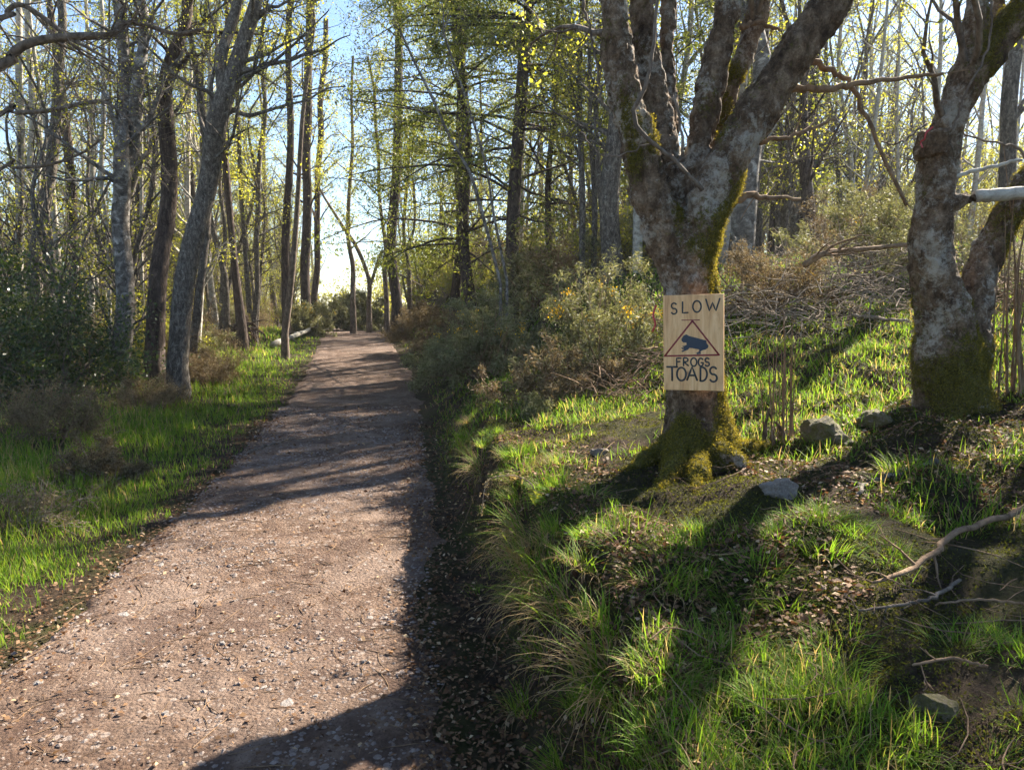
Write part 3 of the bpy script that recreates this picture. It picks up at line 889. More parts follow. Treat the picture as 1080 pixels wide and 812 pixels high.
mid = [
 ('dark_tree', 'dark crooked stem growing out of the uprooted stump', [[(258, 346, 13), (249, 290, 9), (243, 220, 8), (240, 140, 8), (238, 60, 6), (236, 0, 5)]], 20, 'conifer_bark'),
 ('grey_tree', 'curved grey stem left of the uprooted stump, twin of a darker one', [[(240, 340, 9), (232, 290, 8), (222, 230, 6), (217, 170, 6), (215, 80, 5)], [(236, 320, 6), (240, 260, 5), (233, 200, 4)]], 21, 'grey_bark'),
 ('grey_tree', 'two slim grey stems rising together over the uprooted stump', [[(268, 340, 7), (270, 260, 6), (274, 170, 6), (277, 70, 5), (280, 0, 4)], [(263, 330, 6), (256, 250, 5), (252, 150, 5), (251, 40, 4)]], 22, 'grey_bark'),
 ('dark_tree', 'straight blue grey conifer trunk just left of the leaning slim stem', [[(302, 340, 10), (303, 240, 9), (305, 120, 8), (307, 0, 7)]], 24, 'conifer_bark'),
 ('dark_tree', 'thickest straight dark trunk behind the fallen birch log', [[(320, 318, 12), (322, 220, 11), (326, 110, 10), (330, 0, 9)]], 28, 'conifer_bark'),
 ('grey_tree', 'slim brown stem leaning right beside the fallen birch log', [[(302, 352, 9), (308, 280, 7), (315, 210, 6), (322, 120, 5), (332, 30, 4)]], 19.5, 'twig_bark'),
 ('dark_tree', 'straight dark trunk farthest along the path beside yellow gorse', [[(333, 312, 8), (335, 230, 7), (338, 130, 7), (341, 20, 6)]], 32, 'conifer_bark'),
 ('bare_tree', 'small bare tree with crooked spreading limbs at the path end', [[(392, 320, 6), (389, 295, 5), (376, 262, 5), (362, 240, 4), (345, 215, 3)], [(390, 300, 4), (400, 270, 4), (410, 262, 3), (414, 240, 3)]], 30, 'twig_bark'),
 ('bare_tree', 'straight bare pole of a tree at the path end', [[(372, 322, 7), (371, 280, 6), (369, 230, 5), (372, 150, 4), (370, 60, 3)]], 29, 'twig_bark'),
 ('bare_tree', 'bare thin tree close beside the tall dark conifer by the path', [[(409, 315, 6), (405, 260, 5), (399, 200, 4), (397, 130, 4), (390, 60, 3)]], 27, 'twig_bark'),
 ('bare_tree', 'forked bare tree standing between two dark conifers past the gorse', [[(432, 310, 6), (430, 280, 5), (427, 240, 4), (430, 180, 4)], [(430, 262, 4), (437, 240, 3), (436, 200, 3)]], 27, 'twig_bark'),
]
for nm, lb, st, Y, bk in mid:
    wood_tree(nm, lb, 'tree', st, Y, bk, 'spring_leaf', g, 11 if nm != 'bare_tree' else 8, 12, 1.8, 3, .07)
con = [
 ('tall dark conifer trunk standing where the path disappears', [[(416, 318, 13), (416, 250, 12), (418, 150, 11), (421, 0, 9)]], 26),
 ('tall dark conifer at the top of the gorse bank with drooping boughs', [[(494, 322, 15), (493, 250, 14), (490, 150, 14), (487, 60, 12), (486, 0, 11)]], 17),
 ('reddish slim conifer trunk close behind the taller gorse bank conifer', [[(479, 320, 12), (481, 240, 10), (484, 160, 9), (486, 60, 7)]], 20),
 ('stout dark conifer trunk rising behind the yellow flowered gorse', [[(541, 285, 17), (544, 200, 16), (547, 110, 15), (552, 30, 12), (554, 0, 11)]], 14.5),
 ('slim conifer with drooping needles between gorse and the sign tree', [[(578, 280, 8), (583, 180, 7), (587, 80, 6), (589, 0, 5)]], 16),
]
for lb, st, Y in con:
    wood_tree('conifer_tree', lb, 'tree', st, Y, 'conifer_bark', 'larch_needle', g, 15, 46, 3.2, 3, .10, LARCH_B, .10, ang=80, jit=.10, asp=.25, rmax=.03)
wood_tree('birch_tree', 'pale slender birch leaning left over the gorse, the longer one', 'tree', [[(530, 300, 4), (517, 245, 4), (499, 197, 4), (478, 155, 3.5), (464, 118, 3.5), (440, 75, 3), (420, 35, 2.5)]], 11, 'birch_bark', 'spring_leaf', g, 6.5, 8, 1.2, 3, .035)
wood_tree('birch_tree', 'pale slender birch leaning left over the gorse, the straighter one', 'tree', [[(532, 296, 3.5), (521, 222, 3), (512, 177, 3), (494, 113, 3), (472, 40, 2.5)]], 11.3, 'birch_bark', 'spring_leaf', g, 6.5, 8, 1.2, 3, .035)
right = [
 ('grey_tree', 'ribbed grey trunk close behind the left edge of the sign tree', [[(653, 300, 26), (651, 200, 23), (648, 100, 20), (645, 0, 17)]], 12, 'grey_bark', 8),
 ('grey_tree', 'cluster of slim grey stems behind the gorse beside the sign tree', [[(616, 300, 9), (614, 200, 7), (612, 100, 6), (616, 0, 5)], [(624, 300, 8), (626, 210, 7), (622, 120, 5), (618, 20, 4)], [(635, 300, 9), (634, 220, 8), (632, 110, 6)]], 12.6, 'grey_bark', 8),
 ('birch_tree', 'stout flaking birch trunk behind the right side of the sign tree', [[(778, 335, 34), (781, 260, 30), (786, 190, 29), (795, 110, 24), (806, 30, 20), (812, 0, 18)]], 12, 'birch_bark', 9),
 ('dark_tree', 'dark mossy old stem above the brush pile', [[(842, 300, 22), (845, 240, 17), (850, 180, 14), (848, 100, 9), (852, 0, 7)]], 14, 'conifer_bark', 9),
 ('dark_tree', 'dark trunk leaning right, at the far right of the wood', [[(1058, 250, 20), (1063, 160, 18), (1070, 80, 17), (1078, 0, 15)]], 11, 'grey_bark', 9),
]
for nm, lb, st, Y, bk, tp in right:
    wood_tree(nm, lb, 'tree', st, Y, bk, 'spring_leaf', g, tp, 34 if 'sign tree' in lb and 'right' not in lb else 12, 1.5, 4 if 'sign tree' in lb and 'right' not in lb else 1, .04, t0=.2)

# limbs reaching in over the holly from a tree just outside the view
def overhang():
    Y = 6.0
    x0 = -5.6; b = np.array([x0, Y, gz(x0, Y)])
    root = empty('oak_tree', 'tree by the verge whose dark limbs hang across the wood edge', 'tree', b)
    W = MB(); spots = []
    st = smooth_line([(0, 0, -.2), (.05, .1, 1.5), (-.1, .1, 3), (-.3, .3, 4.5), (-.2, .3, 6)], 20)
    W.tube(st, np.linspace(.2, .05, 20), 10)
    for start, pp in ((2.6, [(0, 70, 10), (25, 48, 9), (60, 40, 8.5), (105, 38, 7.5), (118, 37, 7), (130, 25, 6), (152, 26, 5), (185, 36, 4), (215, 30, 3)]),
                      (2.0, [(0, 120, 4.5), (50, 117, 4.5), (90, 109, 4), (115, 110, 3), (140, 130, 2)]),
                      (1.6, [(0, 178, 3), (50, 174, 3), (85, 162, 2.5), (110, 145, 2)]),
                      (3.2, [(0, 20, 5), (20, 5, 5), (50, 22, 5), (72, 40, 4), (95, 52, 3), (120, 67, 2.5)])):
        P, r = pline(pp, Y, 18)
        s0 = b + np.array([.0, .1, start])
        P = np.vstack([s0, P]) - b; r = np.concatenate([[r[0] * 1.3], r])
        P2 = smooth_line(P, 30); r2 = np.interp(np.linspace(0, 1, 30), np.linspace(0, 1, len(r)), r)
        W.tube(P2, r2, 7)
        side_branches(W, g, P2, r2, 15, dict(n=3, ang=50, rr=.4, rmax=.010), SB, 1, spots, .2, .9, .9)
    W.build('trunk', M['twig_bark'], root)
    C = MB(); leaves(C, g, spots, 1, .03, .02, .6, .4); C.build('crown', M['spring_leaf'], root, True, 'tint')
overhang()

# ------------------------------------------------------------------ the wood behind: copies of a few kinds
def template(name, label, kind, seed, H):
    rng = np.random.RandomState(seed)
    root = empty(name, label, 'tree', (0, 0, 0))
    W = MB(); spots = []
    if kind == 'larch':
        P = smooth_line([(0, 0, -.3), (rng.normal() * .1, rng.normal() * .1, H * .4), (rng.normal() * .2, rng.normal() * .2, H * .75), (rng.normal() * .3, 0, H)], 18)
        r = np.linspace(.16, .02, 18)
        W.tube(P, r, 8)
        side_branches(W, rng, P, r, 46, dict(n=3, ang=85, rr=.3, rmax=.03, planar=True), LARCH_B, 1, spots, .15, 2.8, 2.8)
        W.build('trunk', M['conifer_bark'], root)
        C = MB(); leaves(C, rng, spots, 3, .09, .11, .25, .7); C.build('crown', M['larch_needle'], root, True, 'tint')
    elif kind == 'bushy':
        for k in range(rng.randint(4, 7)):
            lean = rng.normal(size=2) * .8
            P = smooth_line([(rng.normal() * .08, rng.normal() * .08, -.2), (lean[0] * .4, lean[1] * .4, H * .45), (lean[0], lean[1], H * rng.uniform(.75, 1.1))], 12)
            r = np.linspace(.03, .006, 12); W.tube(P, r, 5)
            side_branches(W, rng, P, r, 14, dict(n=3, ang=45, rr=.5, rmax=.015), SB, 1, spots, .15, 1.1, 1.1)
        W.build('trunk', M['twig_bark'], root)
        C = MB(); leaves(C, rng, spots, 3, .05, .045, .65, .45); C.build('crown', M['spring_leaf'], root, True, 'tint')
    else:
        ns = 1 if kind == 'pole' else rng.randint(2, 4)
        for k in range(ns):
            w = rng.normal(size=(5, 2)) * (.12 if kind == 'pole' else .3)
            lean = rng.normal(size=2) * (.5 if kind == 'pole' else 1.1)
            pts = [(w[i][0] * i / 2 + lean[0] * (i / 4) ** 1.3, w[i][1] * i / 2 + lean[1] * (i / 4) ** 1.3, -.3 + (H + .3) * i / 4) for i in range(5)]
            P = smooth_line(pts, 20); r = np.linspace(.085 if kind == 'pole' else .065, .012, 20) * rng.uniform(.8, 1.2)
            W.tube(P, r, 7)
            side_branches(W, rng, P, r, 26, dict(n=3, ang=42, rr=.5, rmax=.03), SB, 1, spots, .12, 1.9, 1.9)
        W.build('trunk', M['pale_bark' if kind == 'pole' and seed % 2 else 'grey_bark' if seed % 3 else 'twig_bark'], root)
        C = MB(); leaves(C, rng, spots, 3, .07, .058, .65, .33); C.build('crown', M['spring_leaf'], root, True, 'tint')
    return root

kinds = [template('bare_tree', 'x', 'multi', 101, 8.5), template('bare_tree', 'x', 'multi', 103, 7.5), template('bare_tree', 'x', 'multi', 104, 9.5),
         template('birch_tree', 'x', 'pole', 105, 10.5), template('birch_tree', 'x', 'pole', 107, 9.5), template('birch_tree', 'x', 'pole', 108, 11),
         template('larch_tree', 'x', 'larch', 109, 14), template('larch_tree', 'x', 'larch', 110, 15),
         template('sapling', 'x', 'bushy', 111, 4.2), template('sapling', 'x', 'bushy', 113, 3.6)]
used = [False] * len(kinds)
G_LAB = {('bare_tree', 'L'): ('thin many stemmed tree in the wood across the left verge', 'thin trees in the wood left of the path'),
         ('bare_tree', 'R'): ('thin many stemmed tree in the wood above the bank', 'thin trees in the wood above the bank'),
         ('birch_tree', 'L'): ('slim single stemmed tree deep in the wood across the left verge', 'slim trees in the wood left of the path'),
         ('birch_tree', 'R'): ('slim single stemmed tree deep in the wood above the bank', 'slim trees in the wood above the bank'),
         ('larch_tree', 'L'): ('yellow green larch deep in the wood across the left verge', 'larches left of the path'),
         ('larch_tree', 'R'): ('yellow green larch deep in the wood above the bank', 'larches above the bank')}
G_LAB[('sapling', 'L')] = ('bushy thin sapling in the undergrowth across the left verge', 'saplings left of the path')
G_LAB[('sapling', 'R')] = ('bushy thin sapling in the undergrowth above the bank', 'saplings above the bank')
placed = []; q0 = np.random.RandomState(77)
def put(i, x, y, side, sc):
    k = kinds[i]; lb, gr = G_LAB[(k.name.split('.')[0], side)]
    loc = (x, y, gz(x, y) - .05); rz = g.uniform(0, 6.28); tl = (g.normal() * .03, g.normal() * .03)
    if not used[i]:
        used[i] = True
        k.location = loc; k.rotation_euler = (tl[0], tl[1], rz); k.scale = (sc, sc, sc); k['label'] = lb; k['group'] = gr
    else: dup(k, loc, rz, sc, lb, gr, tl)
    placed.append((x, y))

def wood(side, n, y0, y1, xf, probs, mind):
    c = 0; tries = 0
    while c < n and tries < 6000:
        tries += 1
        y = y0 + (y1 - y0) * g.rand() ** 1.25
        x = xf(y)
        if abs(x / y) > .95: continue
        if any((x - a) ** 2 + (y - b_) ** 2 < mind ** 2 for a, b_ in placed): continue
        u = 540 + FPX * x / y
        if side == 'R' and x / y > .52 and y < 24 : continue            # open ground towards the sun
        if side == 'R' and 470 < u < 690 and y < 14: continue
        c_ = -99 if side == 'L' else x * .719 - y * .695
        i = g.choice(len(kinds), p=probs)
        if (-5.9 < c_ < .5 and y < 19) or (-8.0 < c_ < .5 and y < 22 and i in (6, 7)): continue                                # a glade that lets the sun reach the near path
        put(i, x, y, side, g.uniform(.75, 1.15)); c += 1
wood('L', 165, 13, 58, lambda y: xL(y) - 2.4 - g.exponential(8), [.13, .12, .12, .15, .14, .12, .04, .03, .08, .07], .9)
for i_, x_, y_, s_ in ((6, 2.4, 14.0, .9), (7, 4.8, 16.4, 1.0), (6, 7.4, 19.0, 1.0), (3, 2.0, 11.9, .9), (4, 3.6, 12.9, 1.0), (0, 5.3, 6.5, .8), (1, 6.6, 7.6, .9), (2, 6.0, 5.6, .7)): put(i_, x_, y_, 'R', s_)
wood('R', 160, 10.5, 58, lambda y: xR(y) + 4.0 + g.rand() * (y * .95 + 6), [.13, .13, .12, .13, .16, .09, .05, .05, .07, .07], .9)

c = 0
while c < 62:                                                           # the far part of the wood towards the sun
    y = q0.uniform(19.5, 44); x = y * q0.uniform(.28, .66)
    if any((x - a) ** 2 + (y - b_) ** 2 < .8 for a, b_ in placed): continue
    put(q0.choice([0, 1, 3, 4, 4, 4, 8]), x, y, 'R', q0.uniform(.8, 1.2)); c += 1

for k_ in range(18):                                                    # bare trees either side of the far path
    y = q0.uniform(29, 52); x = xL(y) - q0.uniform(.8, 4.5) if k_ % 2 else xR(y) + q0.uniform(.8, 5)
    put(q0.choice([0, 1, 2, 4]), x, y, 'L' if k_ % 2 else 'R', q0.uniform(.6, 1.0))

# ------------------------------------------------------------------ shrubs
def shrub(name, label, cat, loc, w, h, n, stemmat, leafmat, rng, leafn=5, lsize=.05, asp=.25, jit=.03, flower=0, group=None, droop=0.0, dead=False, r0=.012, lv2=5, flat=1.0):
    root = empty(name, label, cat, loc, group)
    W = MB(); spots = []; 
    lv = [dict(wander=.14, trop=.03 - droop, sides=4, seg=.15, spots=4, leafy=True), dict(n=lv2, ang=40, ratio=.5, wander=.16, trop=.02 - droop, sides=3, seg=.1, spots=7, leafy=True), dict(n=2.5, ang=40, ratio=.5, wander=.2, trop=.0 - droop, sides=3, seg=.1, spots=6)]
    for i in range(n):
        a = rng.uniform(0, 6.283); e = rng.uniform(.0, 1.0) ** .7
        th = e * R(78)
        d = np.array([math.cos(a) * math.sin(th), math.sin(a) * math.sin(th), math.cos(th)])
        L = 1 / math.sqrt((math.sin(th) / (w * .5)) ** 2 + (math.cos(th) / h) ** 2) * rng.uniform(.7, 1.08)
        p = (rng.normal() * w * .09, rng.normal() * w * .09, -.05)
        grow(W, rng, p, d, L, r0 * rng.uniform(.6, 1.2), lv, spots)
    W.build('stems', M[stemmat], root)
    if leafmat:
        C = MB(); leaves(C, rng, spots, leafn, jit, lsize, asp); C.build('foliage', M[leafmat], root, True, 'tint')
    if flower:
        s = np.array(spots); s = s[s[:, 2] > h * .45]
        ctr = s[rng.choice(len(s), flower)]
        c = np.repeat(ctr, 18, 0) + rng.normal(size=(flower * 18, 3)) * .03
        F = MB(); quads(F, c, .024, .8, rng.rand(len(c)), rng); tag(F.build('flowers', M['gorse_flower'], root, True, 'tint'), kind='stuff')
    return root

q = np.random.RandomState(33)
def at(u, v, Y): p = px(u, v, Y); return (p[0], Y, gz(p[0], Y))
shrub('gorse_bush', 'largest gorse bush with yellow flowers, green top, beside the sign tree', 'shrub', at(632, 330, 7.6), 1.7, 1.3, 52, 'brown_twig', 'gorse_spine', q, 4, .05, .2, .03, 16)
shrub('gorse_bush', 'browned half dead gorse bush in front of the flowering one', 'shrub', at(585, 360, 7.0), 1.25, .55, 36, 'brown_twig', 'brown_spray', q, 3, .05, .2, .03, 0, droop=.02)
shrub('gorse_bush', 'yellow flowered gorse bush under the two leaning pale birches', 'shrub', at(515, 330, 10.3), 1.5, 1.2, 40, 'brown_twig', 'gorse_spine', q, 5, .06, .2, .03, 20)
shrub('gorse_bush', 'low green gorse on the bank face above the shaded path edge', 'shrub', at(520, 368, 11.5), 1.9, .75, 40, 'brown_twig', 'gorse_spine', q, 5, .065, .2, .03, 4)
shrub('gorse_bush', 'pale sprig of young gorse low on the bank under the browned bush', 'shrub', at(566, 405, 6.3), .35, .22, 12, 'brown_twig', 'gorse_spine', q, 8, .035, .22, .02, 0)
shrub('broom_bush', 'brown leafless broom under the reddish conifer trunk', 'shrub', at(492, 345, 15), 2.0, 1.1, 36, 'brown_twig', 'brown_spray', q, 3, .07, .2, .04)
shrub('broom_bush', 'brown low scrub on the bank where the path disappears', 'shrub', at(452, 335, 21), 2.4, 1.1, 34, 'brown_twig', 'brown_spray', q, 3, .09, .2, .05)
shrub('gorse_bush', 'low gorse with few flowers above the path bend', 'shrub', at(480, 350, 14), 1.5, .7, 30, 'brown_twig', 'gorse_spine', q, 4, .08, .2, .04, 5)
shrub('gorse_bush', 'bright yellow gorse bush beyond the fallen birch log', 'shrub', at(322, 340, 27), 2.2, 1.5, 30, 'brown_twig', 'gorse_spine', q, 4, .11, .25, .05, 60)
shrub('gorse_bush', 'dark green bush closing the far end of the path', 'shrub', at(368, 345, 34), 4.2, 1.6, 40, 'brown_twig', 'gorse_spine', q, 4, .14, .3, .07, 0)
shrub('scrub_bush', 'pale leafy bush against the sky over the end of the path', 'shrub', at(375, 330, 42), 6.5, 3.6, 44, 'twig_bark', 'spring_leaf', q, 1, .12, .6, .12, 0)
shrub('scrub_bush', 'pale yellowish bush right of the path end beneath the tall conifer', 'shrub', at(445, 330, 36), 5, 3.0, 40, 'twig_bark', 'spring_leaf', q, 1, .12, .6, .12, 0)
shrub('gorse_bush', 'browned gorse behind the right side of the sign tree', 'shrub', at(805, 315, 8.2), 1.8, .75, 34, 'brown_twig', 'brown_spray', q, 3, .05, .2, .03, 1)
shrub('gorse_bush', 'spiny gorse between brush pile and the crooked forked tree', 'shrub', at(905, 285, 9.5), 2.2, 1.1, 36, 'brown_twig', 'gorse_spine', q, 3, .06, .2, .03, 2)
shrub('gorse_bush', 'gorse in the sun beyond the crooked forked tree', 'shrub', at(1065, 290, 8.5), 1.8, 1.0, 34, 'dead_twig', 'gorse_spine', q, 2, .05, .2, .03, 2)
hl = [('tallest dark holly bush at the wood edge in front of the white birch', 20, 345, 11.2, 2.6, 2.9), ('dark holly bush in front of the forked birch', 88, 360, 11.8, 2.3, 2.3), ('dark holly bush hiding the foot of the bending grey tree', -45, 345, 10.2, 3.0, 3.0), ('lower holly bush in the deep shade beside the dead broom', 60, 375, 10.4, 2.2, 1.7)]
for lb, u, v, Y, w_, h_ in hl:
    shrub('holly_bush', lb, 'shrub', at(u, v, Y), w_, h_ * 1.15, 19, 'twig_bark', 'holly_leaf', q, 2, .055, .6, .09, r0=.018, lv2=7)
shrub('broom_bush', 'large brown dead broom sprawling on the shaded left verge', 'shrub', at(30, 420, 8.0), 2.2, .5, 44, 'brown_twig', 'brown_spray', q, 2, .05, .15, .04, droop=.03)
shrub('broom_bush', 'dull olive broom at the foot of the forked birch', 'shrub', at(150, 415, 10.4), 1.7, .42, 30, 'brown_twig', 'brown_spray', q, 3, .05, .15, .04, droop=.03)
shrub('broom_bush', 'brown scrub between the leaning tree and the uprooted stump', 'shrub', at(212, 384, 14.5), 1.7, .6, 40, 'brown_twig', 'brown_spray', q, 3, .07, .15, .04, droop=.02)
shrub('juniper_sprig', 'pale sunlit half dead juniper sprig on the left verge', 'shrub', at(104, 455, 6.6), .62, .45, 26, 'dead_twig', 'brown_spray', q, 4, .035, .25, .02, droop=.09)
shrub('bramble', 'straggling dry stems arching over the grass at the verge edge', 'shrub', at(15, 520, 5.2), 1.0, .32, 26, 'dead_twig', 'brown_spray', q, 1, .03, .2, .03, droop=.06, r0=.005)

# low undergrowth filling the wood floor: copies of three kinds
und = [shrub('scrub_bush', 'brown leafless scrub on the wood floor', 'shrub', (0, 0, 0), 2.2, 1.1, 26, 'brown_twig', 'brown_spray', q, 2, .07, .2, .05, lv2=4),
       shrub('scrub_bush', 'pale twiggy scrub on the wood floor', 'shrub', (0, 0, 0), 2.0, 1.4, 26, 'dead_twig', 'spring_leaf', q, 1, .05, .6, .06, lv2=5),
       shrub('scrub_bush', 'dull green scrub on the wood floor', 'shrub', (0, 0, 0), 2.4, 1.0, 28, 'brown_twig', 'gorse_spine', q, 3, .08, .2, .05, lv2=4)]
uu = [0, 0, 0]
def under(k, x, y, sc, side):
    lb = ('brown leafless scrub', 'pale twiggy scrub', 'dull green scrub')[k] + (' on the wood floor left of the path' if side == 'L' else ' on the wood floor above the bank')
    gr = ('brown scrub', 'twiggy scrub', 'green scrub')[k] + (' left of the path' if side == 'L' else ' above the bank')
    loc = (x, y, gz(x, y)); rz = q.uniform(0, 6.28)
    if uu[k]: dup(und[k], loc, rz, sc, lb, gr)
    else:
        uu[k] = 1; r = und[k]; r.location = loc; r.rotation_euler.z = rz; r.scale = (sc, sc, sc); tag(r, lb, None, gr)
for i in range(46):
    y = 14 + 36 * q.rand() ** 1.3; x = xL(y) - 1.6 - q.exponential(6)
    if y < 27 and 540 + FPX * x / y > 215: continue
    under(q.choice(3, p=[.45, .3, .25]), x, y, q.uniform(.7, 1.3), 'L')
n_ = 0
while n_ < 95:
    y = 9 + 38 * q.rand() ** 1.2; x = xR(y) + 2.2 + q.rand() * ((y * .9 + 3) if n_ % 2 else 4)
    if y < 12 and x > 1.2: continue
    under(q.choice(3, p=[.45, .3, .25]), x, y, q.uniform(.7, 1.3), 'R'); n_ += 1

# brush piles: heaps of dead thin branches
def brush(label, c, w, d, h, n, mat, rng):
    root = empty('brush_pile', label, 'brush', c)
    B = MB()
    for i in range(n):
        a = rng.uniform(0, 6.283); L = rng.uniform(.35, 1.0) * w * .5
        p = np.array([rng.normal() * w * .27, rng.normal() * d * .27, rng.uniform(0, h) * math.exp(-rng.rand())])
        e = np.array([math.cos(a), math.sin(a), rng.normal() * .3])
        lv = [dict(wander=.16, trop=-.03, sides=4, seg=.12), dict(n=2.5, ang=40, ratio=.5, wander=.2, trop=-.02, sides=3, seg=.1)]
        grow(B, rng, p, e, L, rng.uniform(.003, .008), lv, [])
    zz = np.vstack(B.v)
    gx = hgt(zz[:, 0] + c[0], zz[:, 1] + c[1]) - c[2]
    o = B.n
    V = zz.copy(); V[:, 2] = np.maximum(zz[:, 2], -.02) + gx
    B.v = [V]
    B.build('dead_branches', M[mat], root)
brush('heap of pale dead branches behind the sunny grass', at(835, 320, 7.6), 2.2, 1.4, .55, 260, 'dead_twig', q)
brush('heap of dead brown twigs between the gorse and the sign tree', at(662, 360, 6.6), 1.0, .8, .4, 120, 'brown_twig', q)
brush('heap of grey dead branches left of the crooked forked tree', at(915, 290, 8.6), 2.2, 1.4, .7, 240, 'dead_twig', q)
brush('heap of brown dead branches beyond the crooked forked tree', at(1075, 310, 7.2), 1.6, 1.2, .5, 140, 'brown_twig', q)

# ------------------------------------------------------------------ fallen timber, stumps, stones
def single(name, label, cat, B, mat, o, attr=None, smooth=True, group=None):
    ob = B.build(name, mat, None, smooth, attr); ob.location = o
    return tag(ob, label, cat, group)

def fallen_log():
    a = gp(288, 368); b = gp(338, 352); o = a.copy()
    root = empty('fallen_birch', 'fallen white birch trunk lying by the path with its end raised', 'log', o)
    a2 = a + np.array([0, 0, .12]); b2 = px(343, 342, b[1])
    B = MB(); P = smooth_line([a2 - o, (a2 * .55 + b2 * .45) - o + [0, 0, .02], b2 - o], 14)
    B.tube(P, np.linspace(.10, .06, 14) * q.uniform(.85, 1.15, 14), 10, True)
    B.build('trunk', M['pale_bark'], root)
    C = MB()
    for t_, d in ((4, (.3, -.3, -.6)), (6, (-.5, -.4, .3)), (9, (.3, -.5, .25)), (11, (.5, -.2, .1))):
        grow(C, q, P[t_], np.array(d), .7, .045, [dict(wander=.12, trop=0, sides=5, seg=.12), dict(n=3, ang=45, ratio=.5, wander=.2, sides=3)], [])
    C.build('branches', M['dead_twig'], root)
fallen_log()

def root_plate():
    o = gp(266, 366)
    root = empty('uprooted_stump', 'dark uprooted stump with tangled roots on the far left verge', 'stump', o)
    B = MB()
    B.tube(smooth_line([(-.5, .2, .0), (-.3, .1, .45), (-.15, 0, .9)], 8), [.36, .3, .2, .16, .14, .12, .1, .08], 9, True)
    B.build('stump', M['root_wood'], root)
    C = MB()
    for i in range(46):
        a = q.uniform(-2.6, .9); d = np.array([math.cos(a) * .8 + .3, -.5 + q.normal() * .3, q.uniform(-.5, .5)])
        grow(C, q, (-.4 + q.normal() * .18, q.normal() * .15, .25 + q.rand() * .35), d, q.uniform(.5, 1.2), q.uniform(.02, .055), [dict(wander=.22, trop=-.10, sides=5, seg=.1), dict(n=3, ang=45, ratio=.5, wander=.25, trop=-.05, sides=3)], [])
    C.build('roots', M['root_wood'], root)
root_plate()

def lying(label, pix, mat, lift=.03, name='fallen_branch', sub=5, cat='branch', sl=.25, dead=True):
    """a branch that rests on the ground along picture points [(u,v,radius m)]"""
    P = []
    for u, v, r in pix:
        p = gp(u, v); P.append((p[0], p[1], p[2] + lift + r * .5))
    o = np.array(P[0]); B = MB()
    L = smooth_line(np.array(P) - o, 22); rr = np.interp(np.linspace(0, 1, 22), np.linspace(0, 1, len(pix)), [e[2] for e in pix])
    L = L + q.normal(size=L.shape) * rr[:, None] * .35
    B.tube(L, rr, 7, True)
    if sub: side_branches(B, q, L, rr, sub, dict(n=3, ang=40, rr=.6, rmax=.008), [dict(), dict(wander=.15, trop=-.01, sides=4, seg=.05), dict(n=1.5, ang=40, ratio=.5, wander=.2, sides=3, seg=.05)], 1, [], .3, sl, sl)
    single(name, label, cat, B, M[mat], o)

lying('long grey brown dead branch lying down the shaded bank with forked tip', [(1095, 545, .014), (1045, 565, .012), (1005, 578, .011), (985, 600, .010), (950, 622, .008), (920, 632, .004)], 'brown_twig', .05, sub=7)
lying('pale thin branch with side twigs below the long dead branch', [(1010, 622, .006), (985, 640, .006), (955, 648, .005), (905, 655, .003)], 'twig_bark', .03, sub=5, sl=.18)
lying('grey mossy branch half buried under the crooked forked tree', [(990, 490, .016), (950, 502, .014), (915, 514, .011), (905, 525, .008)], 'grey_bark', .01, sub=3, sl=.15)
lying('pale stick lying in the sunny grass left of the forked tree', [(898, 344, .018), (925, 348, .017), (957, 352, .013)], 'dead_twig', .10, sub=0)
lying('dark stick lying across the shaded left half of the path', [(258, 480, .022), (275, 474, .024), (290, 469, .02), (311, 461, .012)], 'twig_bark', .0, name='stick', sub=1, cat='stick')
lying('short curved dark twig on the sunny middle of the path', [(196, 600, .005), (226, 595, .006), (240, 588, .004)], 'twig_bark', .0, name='stick', sub=1, cat='stick', sl=.06)
lying('pale stiff stick beside the low rock at the edge of the bank', [(1080, 655, .004), (1030, 650, .004), (985, 655, .003)], 'brown_twig', .05, sub=0, name='stick', cat='stick')
lying('pale broken twig lying over the low rock on the bank', [(1040, 738, .004), (1000, 728, .004), (960, 735, .003)], 'brown_twig', .08, sub=2, name='stick', cat='stick', sl=.1)
B = MB()
P = [px(848, 280, 7.4), px(868, 268, 7.4), px(900, 264, 7.5), px(958, 258, 7.7)]
o = np.array(P[0]); B.tube(smooth_line(np.array(P) - o, 16), np.linspace(.038, .022, 16) * q.uniform(.85, 1.15, 16), 9, True)
side_branches(B, q, smooth_line(np.array(P) - o, 16), np.linspace(.05, .03, 16), 7, dict(n=3, ang=50, rr=.5, rmax=.015), [dict(), dict(wander=.15, trop=-.06, sides=4, seg=.08), dict(n=2, ang=40, ratio=.5, wander=.2, sides=3)], 1, [], .1, .6, .6)
single('fallen_branch', 'orange brown mossy log caught across the brush left of the forked tree', 'branch', B, M['brown_twig'], o)

